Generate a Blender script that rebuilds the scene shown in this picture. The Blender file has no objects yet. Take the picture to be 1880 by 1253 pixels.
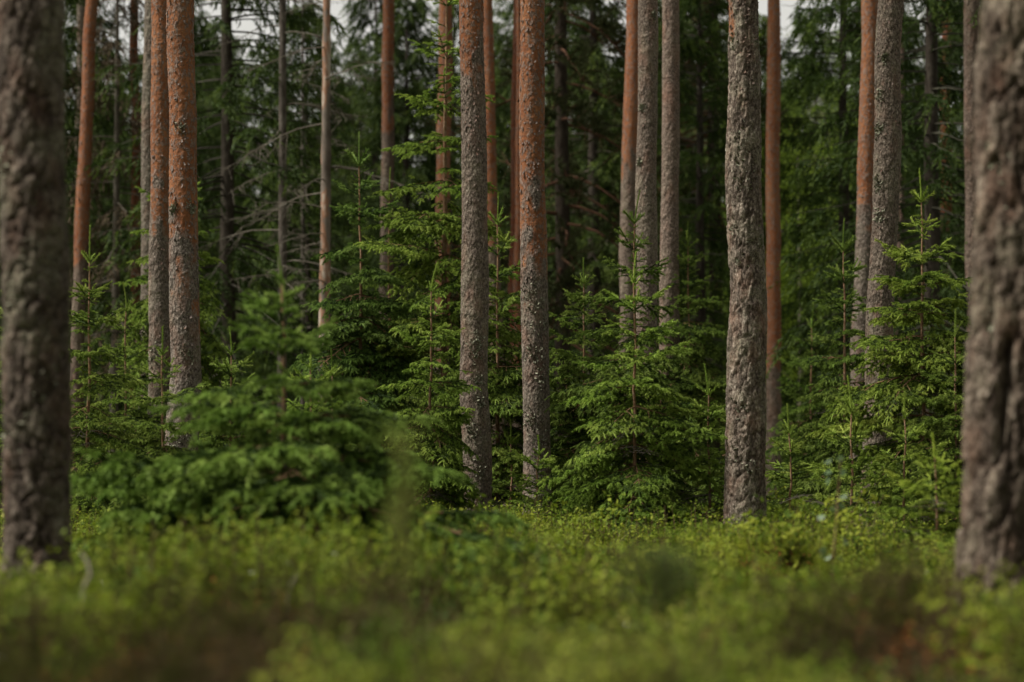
import bpy, math, random
import numpy as np
from mathutils import Matrix, Vector

PI = math.pi
C = bpy.context.scene.collection
SC = bpy.context.scene

# ------------------------------------------------------------------ camera, sky, sun, exposure
FPX = 1880 * 85 / 36.0            # focal length in photograph pixels
CAM_Z = 0.75
PITCH = math.atan((860 - 626.5) / FPX)
cam_data = bpy.data.cameras.new('camera')
cam_data.lens = 85; cam_data.sensor_width = 36
cam_data.clip_start = 0.1; cam_data.clip_end = 2000
cam_data.dof.use_dof = True
cam_data.dof.focus_distance = 25.0
cam_data.dof.aperture_fstop = 1.4
cam = bpy.data.objects.new('camera', cam_data); C.objects.link(cam)
cam.location = (0, 0, CAM_Z)
cam.rotation_euler = (PI / 2 + PITCH, 0, 0)
SC.camera = cam

SUN_EL = math.radians(52); SUN_AZ = math.radians(-100)     # azimuth from +Y towards +X: behind the camera to the left
world = bpy.data.worlds.new('World'); SC.world = world; world.use_nodes = True
wn = world.node_tree; wn.nodes.clear()
sky = wn.nodes.new('ShaderNodeTexSky'); sky.sky_type = 'NISHITA'; sky.sun_disc = False
sky.sun_elevation = SUN_EL; sky.sun_rotation = SUN_AZ
sky.dust_density = 0.6; sky.air_density = 1.0
hsv = wn.nodes.new('ShaderNodeHueSaturation'); hsv.inputs['Saturation'].default_value = 0.0
bg = wn.nodes.new('ShaderNodeBackground'); bg.inputs['Strength'].default_value = 0.085
wo = wn.nodes.new('ShaderNodeOutputWorld')
wn.links.new(sky.outputs[0], hsv.inputs['Color']); warm = wn.nodes.new('ShaderNodeMix'); warm.data_type = 'RGBA'; warm.blend_type = 'MULTIPLY'; warm.inputs[0].default_value = 1.0; warm.inputs[7].default_value = (1.0, 0.985, 0.92, 1)
wn.links.new(hsv.outputs[0], warm.inputs[6]); wn.links.new(warm.outputs[2], bg.inputs['Color']); wn.links.new(bg.outputs[0], wo.inputs['Surface'])

sun_data = bpy.data.lights.new('sun', 'SUN'); sun_data.energy = 4.2; sun_data.angle = math.radians(16)
sun_data.color = (1.0, 0.95, 0.86)
sun = bpy.data.objects.new('sun', sun_data); C.objects.link(sun)
sd = Vector((math.sin(SUN_AZ) * math.cos(SUN_EL), math.cos(SUN_AZ) * math.cos(SUN_EL), math.sin(SUN_EL)))
sun.rotation_euler = sd.to_track_quat('Z', 'Y').to_euler()
sun.location = sd * 60

SC.view_settings.view_transform = 'Standard'; SC.view_settings.look = 'None'
SC.view_settings.gamma = 1.0; SC.view_settings.exposure = 0.68
SC.view_settings.use_curve_mapping = False
SC.render.engine = 'CYCLES'
SC.cycles.use_denoising = True
SC.cycles.max_bounces = 6; SC.cycles.diffuse_bounces = 4; SC.cycles.transmission_bounces = 4
SC.cycles.glossy_bounces = 2; SC.cycles.transparent_max_bounces = 4
SC.cycles.sample_clamp_indirect = 4.0

# ------------------------------------------------------------------ helpers
def at(px, py, d):
    """World point at depth d (metres along +Y) seen at photograph pixel px, py."""
    cx = (px - 940) / FPX; cy = (626.5 - py) / FPX
    dy = math.cos(PITCH) - math.sin(PITCH) * cy
    dz = math.sin(PITCH) + math.cos(PITCH) * cy
    k = d / dy
    return np.array((cx * k, d, CAM_Z + dz * k))

def mesh_from(name, V, faces, mats, smooth=False, attrs=None):
    """faces: list of (array (n, 3 or 4), material index)."""
    V = np.asarray(V, dtype=np.float32).reshape(-1, 3)
    me = bpy.data.meshes.new(name)
    me.vertices.add(len(V)); me.vertices.foreach_set('co', V.ravel())
    loops = []; starts = []; mi = []; n = 0
    for F, m in faces:
        F = np.asarray(F, dtype=np.int32)
        if len(F) == 0: continue
        k = F.shape[1]
        loops.append(F.ravel()); starts.append(n + np.arange(len(F), dtype=np.int32) * k)
        mi.append(np.full(len(F), m, dtype=np.int32)); n += F.size
    loops = np.concatenate(loops); starts = np.concatenate(starts); mi = np.concatenate(mi)
    me.loops.add(len(loops)); me.loops.foreach_set('vertex_index', loops)
    me.polygons.add(len(starts)); me.polygons.foreach_set('loop_start', starts)
    me.polygons.foreach_set('material_index', mi)
    me.polygons.foreach_set('use_smooth', np.full(len(starts), smooth, dtype=bool))
    for m in mats: me.materials.append(m)
    if attrs:
        for k, a in attrs.items():
            at_ = me.attributes.new(k, 'FLOAT', 'POINT'); at_.data.foreach_set('value', np.asarray(a, dtype=np.float32))
    me.update(calc_edges=True); me.validate()
    return me

class MB:
    def __init__(s): s.V = []; s.F = []; s.n = 0
    def add(s, V, F, m=0):
        V = np.asarray(V, dtype=np.float32).reshape(-1, 3); F = np.asarray(F, dtype=np.int32)
        s.V.append(V); s.F.append((F + s.n, m)); s.n += len(V)
    def mesh(s, name, mats, smooth=False): return mesh_from(name, np.concatenate(s.V), s.F, mats, smooth)

def ob(name, me, parent=None, kind=None, loc=None, color=None):
    o = bpy.data.objects.new(name, me); C.objects.link(o)
    if parent is not None: o.parent = parent
    if kind: o['kind'] = kind
    if loc is not None: o.location = loc
    if color is not None: o.color = (*color, 1)
    return o

def thing(name, label, cat, loc, group=None):
    o = bpy.data.objects.new(name, None); C.objects.link(o)
    o.empty_display_size = 0.2; o.location = loc; o['label'] = label; o['category'] = cat
    if group: o['group'] = group
    return o

def unit(v): return v / (np.linalg.norm(v, axis=-1, keepdims=True) + 1e-9)

def tube(mb, P, R, n=5, m=0):
    """A closed-end tapered tube along points P with radii R."""
    P = np.asarray(P, float); R = np.asarray(R, float); k = len(P)
    T = np.gradient(P, axis=0); T = unit(T)
    ref = np.array((0.31, 0.17, 0.93)) if abs(T[0, 2]) < 0.8 else np.array((1.0, 0.1, 0.0))
    A = unit(np.cross(T, ref)); B = np.cross(T, A)
    th = np.arange(n) * 2 * PI / n
    V = P[:, None, :] + R[:, None, None] * (np.cos(th)[None, :, None] * A[:, None, :] + np.sin(th)[None, :, None] * B[:, None, :])
    i = np.arange(k - 1)[:, None] * n; j = np.arange(n)[None, :]; j2 = (j + 1) % n
    F = np.stack([i + j, i + j2, i + n + j2, i + n + j], axis=-1).reshape(-1, 4)
    mb.add(V.reshape(-1, 3), F, m)

def lattice(rng, nu, nv): return rng.random((nu, nv))
def vnoise(u, v, nu, rng):
    """Value noise, periodic in u with nu cells."""
    nv = int(np.max(v)) + 3; L = rng.random((nu, nv))
    iu = np.floor(u).astype(int); iv = np.floor(v).astype(int); fu = u - iu; fv = v - iv
    fu = fu * fu * (3 - 2 * fu); fv = fv * fv * (3 - 2 * fv)
    a = L[iu % nu, iv]; b = L[(iu + 1) % nu, iv]; c = L[iu % nu, iv + 1]; d = L[(iu + 1) % nu, iv + 1]
    return (a * (1 - fu) + b * fu) * (1 - fv) + (c * (1 - fu) + d * fu) * fv

def voro(u, v, nu, rng, jit=0.85):
    nv = int(np.max(v)) + 4
    J = (rng.random((nu, nv, 2)) - 0.5) * jit + 0.5; RD = rng.random((nu, nv))
    iu = np.floor(u).astype(int); iv = np.floor(v).astype(int)
    F1 = np.full(u.shape, 9.0); F2 = np.full(u.shape, 9.0); ID = np.zeros(u.shape); LV = np.zeros(u.shape)
    for du in (-1, 0, 1):
        for dv in (-1, 0, 1):
            cu = iu + du; cv = iv + dv
            j = J[cu % nu, np.clip(cv, 0, nv - 1)]
            d = np.hypot(cu + j[..., 0] - u, cv + j[..., 1] - v)
            r = RD[cu % nu, np.clip(cv, 0, nv - 1)]
            near = d < F1
            F2 = np.where(near, F1, np.minimum(F2, d)); ID = np.where(near, r, ID); LV = np.where(near, v - cv - j[..., 1], LV); F1 = np.where(near, d, F1)
    return LV, F2 - F1, ID

def sstep(a, b, x):
    t = np.clip((x - a) / (b - a), 0, 1); return t * t * (3 - 2 * t)

# ------------------------------------------------------------------ materials
def nmat(name):
    m = bpy.data.materials.new(name); m.use_nodes = True; nt = m.node_tree; nt.nodes.clear()
    out = nt.nodes.new('ShaderNodeOutputMaterial')
    return m, nt, out

def ramp(nt, stops):
    r = nt.nodes.new('ShaderNodeValToRGB'); e = r.color_ramp.elements
    e[0].position, e[0].color = stops[0][0], (*stops[0][1], 1)
    e[1].position, e[1].color = stops[-1][0], (*stops[-1][1], 1)
    for p, c in stops[1:-1]:
        x = e.new(p); x.color = (*c, 1)
    return r

def mixc(nt, f, a, b, blend='MIX'):
    n = nt.nodes.new('ShaderNodeMix'); n.data_type = 'RGBA'; n.blend_type = blend
    for sock, val in ((n.inputs[0], f), (n.inputs[6], a), (n.inputs[7], b)):
        if hasattr(val, 'is_output'): nt.links.new(val, sock)
        elif isinstance(val, tuple): sock.default_value = (*val, 1)
        else: sock.default_value = val
    return n.outputs[2]

def mth(nt, op, a, b=None, clamp=False):
    n = nt.nodes.new('ShaderNodeMath'); n.operation = op; n.use_clamp = clamp
    for i, v in enumerate((a, b)):
        if v is None: continue
        if hasattr(v, 'is_output'): nt.links.new(v, n.inputs[i])
        else: n.inputs[i].default_value = v
    return n.outputs[0]

def noise(nt, scale, detail=4, coord='Object', stretch=None, rough=0.6):
    tc = nt.nodes.new('ShaderNodeTexCoord'); n = nt.nodes.new('ShaderNodeTexNoise')
    n.inputs['Scale'].default_value = scale; n.inputs['Detail'].default_value = detail; n.inputs['Roughness'].default_value = rough
    src = tc.outputs[coord]
    if stretch:
        mp = nt.nodes.new('ShaderNodeMapping'); mp.inputs['Scale'].default_value = stretch
        nt.links.new(src, mp.inputs['Vector']); src = mp.outputs[0]
    nt.links.new(src, n.inputs['Vector'])
    return n.outputs['Fac']

def attr(nt, name):
    a = nt.nodes.new('ShaderNodeAttribute'); a.attribute_name = name; return a.outputs['Fac']

def bark_material():
    m, nt, out = nmat('pine_bark')
    p, e, o_, li = attr(nt, 'plate'), attr(nt, 'edge'), attr(nt, 'orange'), attr(nt, 'lichen')
    n0 = noise(nt, 14, 4, stretch=(1, 1, 0.5), rough=0.55)      # scales lie in layers: a saw-tooth cut through this noise
    n1 = noise(nt, 55, 5, stretch=(1, 1, 0.6)); n2 = noise(nt, 5, 4, stretch=(1, 1, 0.5)); n3 = noise(nt, 90, 3)
    n4 = noise(nt, 24, 5, stretch=(1, 1, 0.6))
    o_ = mth(nt, 'ADD', mth(nt, 'MULTIPLY', mth(nt, 'SUBTRACT', mth(nt, 'ADD', o_, mth(nt, 'MULTIPLY', mth(nt, 'SUBTRACT', n4, 0.5), 1.7)), 0.5), 2.6), 0.5, True)
    saw = mth(nt, 'FRACT', mth(nt, 'MULTIPLY', n0, 8.0))
    lip = mth(nt, 'SUBTRACT', 1.0, mth(nt, 'MULTIPLY', saw, 7.0, True), True)            # the open edge of a scale
    f = mth(nt, 'ADD', mth(nt, 'ADD', mth(nt, 'MULTIPLY', p, 0.25), mth(nt, 'MULTIPLY', saw, 0.28)), mth(nt, 'SUBTRACT', mth(nt, 'MULTIPLY', n1, 1.9), 0.72))
    g = ramp(nt, [(0.1, (0.035, 0.027, 0.021)), (0.34, (0.10, 0.081, 0.066)), (0.56, (0.165, 0.136, 0.112)), (0.78, (0.24, 0.206, 0.17)), (0.97, (0.43, 0.39, 0.33))])
    nt.links.new(f, g.inputs[0])
    pink = mth(nt, 'MULTIPLY', mth(nt, 'SUBTRACT', n2, 0.5), 5.0, True)
    gc = mixc(nt, mth(nt, 'MULTIPLY', pink, 0.55), g.outputs[0], mixc(nt, n1, (0.13, 0.065, 0.042), (0.30, 0.18, 0.13)))
    f2 = mth(nt, 'ADD', mth(nt, 'MULTIPLY', p, 0.12), mth(nt, 'SUBTRACT', mth(nt, 'ADD', mth(nt, 'MULTIPLY', n2, 1.0), mth(nt, 'MULTIPLY', n4, 0.8)), 0.45))
    og = ramp(nt, [(0.1, (0.13, 0.046, 0.024)), (0.4, (0.23, 0.09, 0.04)), (0.65, (0.30, 0.135, 0.064)), (0.95, (0.38, 0.21, 0.12))])
    nt.links.new(f2, og.inputs[0])
    fl = mth(nt, 'ADD', mth(nt, 'MULTIPLY', n4, 1.0), mth(nt, 'MULTIPLY', n1, 0.5))
    flake = mth(nt, 'MULTIPLY', mth(nt, 'SUBTRACT', fl, 0.73), 10.0, True)
    ogf = mixc(nt, mth(nt, 'MULTIPLY', flake, 0.85), og.outputs[0], mixc(nt, mth(nt, 'MULTIPLY', mth(nt, 'SUBTRACT', n3, 0.3), 2.5, True), (0.10, 0.07, 0.06), (0.30, 0.23, 0.19)))
    col = mixc(nt, o_, gc, ogf)
    crack = mth(nt, 'MULTIPLY', mth(nt, 'SUBTRACT', 1.0, mth(nt, 'MULTIPLY', e, 6.0, True), True), 0.85)
    crack = mth(nt, 'MAXIMUM', crack, mth(nt, 'MULTIPLY', lip, mth(nt, 'SUBTRACT', 0.6, mth(nt, 'MULTIPLY', o_, 0.25))))
    col = mixc(nt, crack, col, mixc(nt, o_, (0.05, 0.034, 0.026), (0.13, 0.042, 0.018)))
    lf = mth(nt, 'MULTIPLY', li, mth(nt, 'GREATER_THAN', n3, 0.52))
    col = mixc(nt, lf, col, (0.27, 0.27, 0.19))
    oi = nt.nodes.new('ShaderNodeObjectInfo')
    col = mixc(nt, 1.0, col, oi.outputs['Color'], 'MULTIPLY')
    b = nt.nodes.new('ShaderNodeBsdfPrincipled'); b.inputs['Roughness'].default_value = 0.9
    b.inputs['Specular IOR Level'].default_value = 0.15
    nt.links.new(col, b.inputs['Base Color'])
    bp = nt.nodes.new('ShaderNodeBump'); bp.inputs['Strength'].default_value = 1.0; bp.inputs['Distance'].default_value = 0.011
    hg = mth(nt, 'ADD', mth(nt, 'MULTIPLY', saw, 1.0), mth(nt, 'MULTIPLY', n1, 0.7))
    ho = mth(nt, 'ADD', mth(nt, 'MULTIPLY', flake, 0.7), mth(nt, 'ADD', mth(nt, 'MULTIPLY', saw, 0.3), mth(nt, 'MULTIPLY', n1, 0.4)))
    hh = mth(nt, 'ADD', mth(nt, 'MULTIPLY', hg, mth(nt, 'SUBTRACT', 1.0, o_)), mth(nt, 'MULTIPLY', ho, o_))
    nt.links.new(hh, bp.inputs['Height']); nt.links.new(bp.outputs[0], b.inputs['Normal'])
    nt.links.new(b.outputs[0], out.inputs['Surface'])
    return m

def plain(name, stops, scale=20, rough=0.9, stretch=None, trans=0.0, tint=False, bump=0.0, rnd=0.0, spec=0.08, coord='Object'):
    """Noise-mottled surface; trans adds light passing through thin leaves."""
    m, nt, out = nmat(name)
    f = noise(nt, scale, 4, stretch=stretch, coord=coord)
    f = mth(nt, 'ADD', mth(nt, 'MULTIPLY', f, 1.8), -0.4)
    r = ramp(nt, stops)
    oi = nt.nodes.new('ShaderNodeObjectInfo')
    if rnd:
        f = mth(nt, 'ADD', f, mth(nt, 'MULTIPLY', mth(nt, 'SUBTRACT', oi.outputs['Random'], 0.5), rnd))
    nt.links.new(f, r.inputs[0]); col = r.outputs[0]
    if tint: col = mixc(nt, 1.0, col, oi.outputs['Color'], 'MULTIPLY')
    b = nt.nodes.new('ShaderNodeBsdfPrincipled'); b.inputs['Roughness'].default_value = rough
    b.inputs['Specular IOR Level'].default_value = spec
    nt.links.new(col, b.inputs['Base Color'])
    if bump:
        bp = nt.nodes.new('ShaderNodeBump'); bp.inputs['Strength'].default_value = bump; bp.inputs['Distance'].default_value = 0.02
        nt.links.new(f, bp.inputs['Height']); nt.links.new(bp.outputs[0], b.inputs['Normal'])
    surf = b.outputs[0]
    if trans:
        t = nt.nodes.new('ShaderNodeBsdfTranslucent'); nt.links.new(col, t.inputs['Color'])
        mx = nt.nodes.new('ShaderNodeMixShader'); mx.inputs[0].default_value = trans
        nt.links.new(surf, mx.inputs[1]); nt.links.new(t.outputs[0], mx.inputs[2]); surf = mx.outputs[0]
    nt.links.new(surf, out.inputs['Surface'])
    return m

M = {}
M['bark'] = bark_material()
M['flake'] = plain('bark_flake', [(0, (0.07, 0.04, 0.028)), (0.35, (0.15, 0.10, 0.078)), (0.7, (0.15, 0.128, 0.115)), (1, (0.26, 0.18, 0.12))], 25, tint=True)
M['lichen'] = plain('lichen', [(0, (0.09, 0.09, 0.062)), (0.5, (0.22, 0.22, 0.155)), (1, (0.42, 0.42, 0.32))], 40)
M['new'] = plain('new_spruce_needles', [(0, (0.12, 0.19, 0.03)), (0.5, (0.215, 0.29, 0.055)), (1, (0.33, 0.385, 0.09))], 9, 0.6, trans=0.3, tint=True, rnd=0.5, spec=0.1)
M['old'] = plain('old_spruce_needles', [(0, (0.026, 0.044, 0.010)), (0.5, (0.05, 0.076, 0.017)), (1, (0.08, 0.112, 0.024))], 9, 0.55, trans=0.15, tint=True, rnd=0.5, spec=0.1)
M['twig'] = plain('spruce_twig', [(0, (0.10, 0.06, 0.035)), (1, (0.20, 0.12, 0.065))], 30)
M['stem'] = plain('young_stem', [(0, (0.14, 0.075, 0.04)), (0.5, (0.22, 0.13, 0.075)), (1, (0.26, 0.2, 0.15))], 25, bump=0.4)
M['far_old'] = plain('dark_spruce_foliage', [(0, (0.034, 0.056, 0.012)), (0.5, (0.06, 0.095, 0.019)), (1, (0.095, 0.145, 0.028))], 1.3, 0.7, trans=0.3, tint=True, spec=0.2)
M['far_new'] = plain('light_spruce_foliage', [(0, (0.07, 0.11, 0.018)), (1, (0.15, 0.20, 0.034))], 1.3, 0.7, trans=0.35, tint=True, spec=0.2)
M['pine_needle'] = plain('pine_foliage', [(0, (0.045, 0.058, 0.024)), (1, (0.105, 0.12, 0.05))], 1.3, 0.7, trans=0.15, tint=True)
M['dead_needle'] = plain('dead_foliage', [(0, (0.05, 0.038, 0.024)), (1, (0.13, 0.10, 0.065))], 3, 0.9, trans=0.15)
M['grey_wood'] = plain('dead_branch_wood', [(0, (0.06, 0.05, 0.038)), (0.5, (0.11, 0.095, 0.075)), (1, (0.18, 0.165, 0.135))], 6)
M['red_limb'] = plain('pine_limb_bark', [(0, (0.06, 0.03, 0.018)), (1, (0.15, 0.08, 0.05))], 6)
M['spruce_bark'] = plain('spruce_bark', [(0, (0.04, 0.032, 0.026)), (0.5, (0.085, 0.072, 0.06)), (1, (0.16, 0.145, 0.12))], 12, stretch=(1, 1, 0.4), bump=0.8, tint=True)
M['snag_bark'] = plain('snag_bark', [(0.2, (0.085, 0.068, 0.054)), (0.48, (0.17, 0.14, 0.115)), (0.56, (0.26, 0.135, 0.08)), (0.66, (0.36, 0.30, 0.24)), (0.95, (0.44, 0.39, 0.33))], 3.0, stretch=(1, 1, 0.35), bump=0.4)
M['leafy'] = plain('birch_leaves', [(0, (0.08, 0.14, 0.02)), (1, (0.20, 0.28, 0.04))], 1.5, 0.6, trans=0.4, tint=True)
M['bilberry'] = plain('bilberry_leaves', [(0, (0.06, 0.105, 0.010)), (0.5, (0.155, 0.205, 0.018)), (1, (0.28, 0.31, 0.036))], 6, 0.65, trans=0.35, rnd=0.9, spec=0.12)
M['lingon'] = plain('lingonberry_leaves', [(0, (0.03, 0.06, 0.012)), (0.6, (0.055, 0.10, 0.018)), (1, (0.12, 0.17, 0.035))], 6, 0.55, trans=0.2, rnd=0.8, spec=0.18)
M['yellowleaf'] = plain('yellow_green_leaves', [(0, (0.16, 0.20, 0.04)), (1, (0.30, 0.30, 0.06))], 6, 0.6, trans=0.35, rnd=0.8)
M['rust'] = plain('rusty_leaves', [(0, (0.14, 0.05, 0.018)), (1, (0.32, 0.13, 0.04))], 6, 0.8, trans=0.2, rnd=0.8)
M['heather'] = plain('heather_leaves', [(0, (0.022, 0.032, 0.005)), (0.5, (0.048, 0.066, 0.009)), (1, (0.10, 0.105, 0.016))], 6, 0.8, trans=0.2, rnd=0.9)
M['dead_heather'] = plain('withered_heather', [(0, (0.045, 0.034, 0.014)), (0.5, (0.085, 0.066, 0.027)), (1, (0.15, 0.115, 0.055))], 6, 0.9, rnd=0.8)
M['heather_stem'] = plain('heather_stems', [(0, (0.05, 0.03, 0.018)), (1, (0.11, 0.068, 0.04))], 20)
M['grass'] = plain('dry_grass', [(0, (0.15, 0.15, 0.05)), (1, (0.30, 0.26, 0.12))], 6, 0.7, trans=0.3, rnd=0.8)
M['flower'] = plain('white_petals', [(0, (0.62, 0.62, 0.55)), (1, (0.8, 0.8, 0.74))], 20, 0.7, trans=0.2)
M['aspen'] = plain('sapling_leaves', [(0, (0.09, 0.15, 0.07)), (1, (0.17, 0.25, 0.13))], 20, 0.4, trans=0.3, spec=0.4)
M['pale_wood'] = plain('weathered_twig', [(0, (0.15, 0.13, 0.10)), (1, (0.27, 0.24, 0.19))], 30)
M['seedling'] = plain('pine_seedling_needles', [(0, (0.055, 0.085, 0.025)), (1, (0.11, 0.14, 0.04))], 8, 0.6, trans=0.2)

def ground_material():
    m, nt, out = nmat('forest_floor')
    a = noise(nt, 1.1, 5, coord='Object'); b_ = noise(nt, 14, 6, coord='Object')
    f = mth(nt, 'ADD', mth(nt, 'MULTIPLY', a, 1.3), mth(nt, 'MULTIPLY', b_, 0.9)); f = mth(nt, 'SUBTRACT', f, 0.6)
    r = ramp(nt, [(0.05, (0.035, 0.022, 0.012)), (0.3, (0.075, 0.05, 0.026)), (0.5, (0.05, 0.06, 0.018)), (0.7, (0.085, 0.10, 0.028)), (0.95, (0.13, 0.13, 0.04))])
    nt.links.new(f, r.inputs[0])
    b = nt.nodes.new('ShaderNodeBsdfPrincipled'); b.inputs['Roughness'].default_value = 0.95; b.inputs['Specular IOR Level'].default_value = 0.1
    nt.links.new(r.outputs[0], b.inputs['Base Color'])
    bp = nt.nodes.new('ShaderNodeBump'); bp.inputs['Strength'].default_value = 1; bp.inputs['Distance'].default_value = 0.05
    nt.links.new(b_, bp.inputs['Height']); nt.links.new(bp.outputs[0], b.inputs['Normal'])
    nt.links.new(b.outputs[0], out.inputs['Surface'])
    return m

# ------------------------------------------------------------------ the ground
GH = np.random.default_rng(5).random((64, 64))
def lat2(x, y):
    ix = np.floor(x).astype(int); iy = np.floor(y).astype(int); fx = x - ix; fy = y - iy
    fx = fx * fx * (3 - 2 * fx); fy = fy * fy * (3 - 2 * fy)
    g = lambda a, b: GH[a % 64, b % 64]
    return (g(ix, iy) * (1 - fx) + g(ix + 1, iy) * fx) * (1 - fy) + (g(ix, iy + 1) * (1 - fx) + g(ix + 1, iy + 1) * fx) * fy
HUMMOCKS = ((1.75, 15.4, 0.45, 0.16), (1.05, 16.4, 0.35, 0.10), (-0.9, 11.6, 0.5, 0.12), (2.55, 13.6, 0.4, 0.12), (0.35, 12.5, 0.4, 0.10), (1.0, 9.4, 0.3, 0.10), (-2.2, 13.0, 0.4, 0.08))
def ground_z(x, y):
    x = np.asarray(x, float); y = np.asarray(y, float)
    amp = 0.2 + 0.8 * sstep(4.5, 10.0, y) * (1 - 0.6 * sstep(18, 27, y))
    z = amp * (0.26 * (lat2(x * 0.35 + 7, y * 0.35) - 0.5) + 0.22 * (lat2(x * 0.95, y * 0.8 + 9) - 0.5))
    z = z - 0.10 * sstep(6, 12, y)
    for hx, hy, hr, hh in HUMMOCKS: z = z + hh * np.exp(-(((x - hx) / hr) ** 2 + ((y - hy) / (hr * 1.3)) ** 2))
    z = z + 0.10 * np.exp(-(((x - 2.1) / 1.2) ** 2 + ((y - 18.5) / 2.2) ** 2))
    z = z + 0.13 * np.exp(-(((x - 2.4) / 0.9) ** 2 + ((y - 11.5) / 1.5) ** 2)) + 0.16 * np.exp(-(((x - 1.47) / 0.3) ** 2 + ((y - 9.1) / 0.5) ** 2)) + 0.19 * np.exp(-(((x + 1.9) / 1.6) ** 2 + ((y - 11.6) / 2.2) ** 2))
    return z
def gz(x, y): return float(ground_z(x, y))

def build_ground():
    n = 260
    s = np.linspace(-1, 1, n)
    X = 400 * np.sinh(5.2 * s) / np.sinh(5.2); Y = 14 + 500 * np.sinh(5.2 * s) / np.sinh(5.2)
    gx, gy = np.meshgrid(X, Y, indexing='ij'); z = ground_z(gx, gy)
    V = np.stack([gx, gy, z], -1).reshape(-1, 3)
    i = np.arange(n - 1)[:, None] * n + np.arange(n - 1)[None, :]
    F = np.stack([i, i + n, i + n + 1, i + 1], -1).reshape(-1, 4)
    o = ob('ground', mesh_from('ground', V, [(F, 0)], [ground_material()], True), kind='structure')
    o['label'] = 'mossy forest floor under the shrubs'
build_ground()

# ------------------------------------------------------------------ pine trunks
def pine_trunk_mesh(path, seed, NA, dz, zvis, orange_z, rough, plate, lichen_amt, flare, groove=None, orange_side=0.0, fissure=0.0):
    """path: rows (x, y, z, r) local to the base, from below ground to the top."""
    rng = np.random.default_rng(seed)
    path = np.asarray(path, float)
    zs = np.concatenate([np.arange(-0.15, zvis, dz), np.linspace(zvis, path[-1, 2], 14)])
    cx = np.interp(zs, path[:, 2], path[:, 0]); cy = np.interp(zs, path[:, 2], path[:, 1]); r = np.interp(zs, path[:, 2], path[:, 3])
    k = np.ones(3) / 3
    nz = len(zs)
    # gentle wander of the stem
    wob = 0.5 * np.interp(zs, np.linspace(-0.2, path[-1, 2], 24), rng.normal(0, 0.03, 24)) * np.clip(zs / 2, 0, 1)
    cx = cx + wob
    r = r * (1 + 0.03 * np.interp(zs, np.linspace(-0.2, path[-1, 2], 30), rng.normal(0, 1, 30)))
    r = r * (1 + flare * np.exp(-np.clip(zs, 0, None) / 0.14))
    th = np.arange(NA) * 2 * PI / NA
    TH, ZZ = np.meshgrid(th, zs, indexing='xy')           # (nz, NA)
    RR = np.repeat(r[:, None], NA, 1) + (r * np.exp(-np.clip(zs, 0, None) / 0.22))[:, None] * flare * 0.9 * np.clip(np.cos(5 * TH + seed), 0, 1)
    r0 = float(np.interp(1.5, path[:, 2], path[:, 3]))
    circ = 2 * PI * r0
    pw, ph = plate
    n1 = max(6, round(circ / pw)); u1 = TH / (2 * PI) * n1; v1 = (ZZ + 0.5) / ph
    nw = max(4, round(circ / 0.12))
    warp = vnoise(TH / (2 * PI) * nw, (ZZ + 0.5) / 0.12, nw, rng) - 0.5
    F1, F2, ID = voro((u1 + warp * (0.9 - 0.45 * fissure)) % n1, np.clip(v1 + warp * (0.5 - 0.3 * fissure), 0, None), n1, rng)
    edge = F2
    n2 = max(8, round(circ / 0.028)); u2 = TH / (2 * PI) * n2
    G1, G2, GD = voro((u2 + warp) % n2, (ZZ + 0.5) / 0.04, n2, rng)
    gedge = G2
    nf = max(8, round(circ / 0.03)); fine = vnoise(TH / (2 * PI) * nf, (ZZ + 0.5) / 0.05, nf, rng) - 0.5
    nb = max(3, round(circ / 0.3)); broad = vnoise(TH / (2 * PI) * nb, (ZZ + 0.5) / 0.5, nb, rng)
    nm = max(4, round(circ / 0.1)); mid = vnoise(TH / (2 * PI) * nm, (ZZ + 0.5) / 0.16, nm, rng)
    # bark turns orange above orange_z with a ragged edge
    side = orange_side * np.cos(TH + 0.6)
    om = sstep(-0.25, 0.35, (ZZ - orange_z) / 1.1 + (broad - 0.5) * 1.1 + (mid - 0.5) * 0.9 + side)
    ns = max(8, round(circ / 0.055)); sn = vnoise((TH / (2 * PI) * ns + warp) % ns, np.clip((ZZ + 0.5) / 0.09 + warp, 0, None), ns, rng)
    sawt = (sn * 4.5) % 1.0
    hg = rough * (fissure * (0.015 * sstep(0.0, 0.22, edge) + 0.010 * (ID - 0.5)) + (0.008 - 0.004 * fissure) * sawt + 0.006 * fine)
    ho = rough * (0.004 * (GD > 0.6) * sstep(0.02, 0.2, gedge) + 0.004 * fine + 0.003 * sawt)
    disp = hg * (1 - om) + ho * om + 0.01 * (broad - 0.5)
    if groove is not None:
        for (tg, z0, z1, w, dep, sl) in groove:
            a = (TH - tg - sl * (ZZ - z0) + PI) % (2 * PI) - PI
            g = np.exp(-(a * r0 / w) ** 2) * sstep(z0 - 0.12, z0 + 0.03, ZZ) * (1 - sstep(z1 - 0.03, z1 + 0.14, ZZ))
            disp = disp - dep * g
    rad = RR + disp
    V = np.stack([cx[:, None] + rad * np.cos(TH), cy[:, None] + rad * np.sin(TH), ZZ], -1).reshape(-1, 3)
    i = np.arange(nz - 1)[:, None] * NA; j = np.arange(NA)[None, :]; j2 = (j + 1) % NA
    F = np.stack([i + j, i + j2, i + NA + j2, i + NA + j], -1).reshape(-1, 4)
    pl = (0.5 + (ID - 0.5) * 1.9 * fissure) * (1 - om) + GD * om; ed = np.clip(edge * (1.15 - 0.45 * fissure) + 2 * om + (0 if fissure > 0.3 else 1), 0, 1)
    li = lichen_amt * sstep(0.5, 0.75, mid * 0.6 + broad * 0.5) * (1 - 0.7 * om)
    me = mesh_from('pine_trunk', V, [(F, 0)], [M['bark']], True,
                   {'plate': pl.ravel(), 'edge': ed.ravel(), 'orange': om.ravel(), 'lichen': li.ravel()})
    surf = (zs, cx, cy, r, om)
    return me, surf

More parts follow.
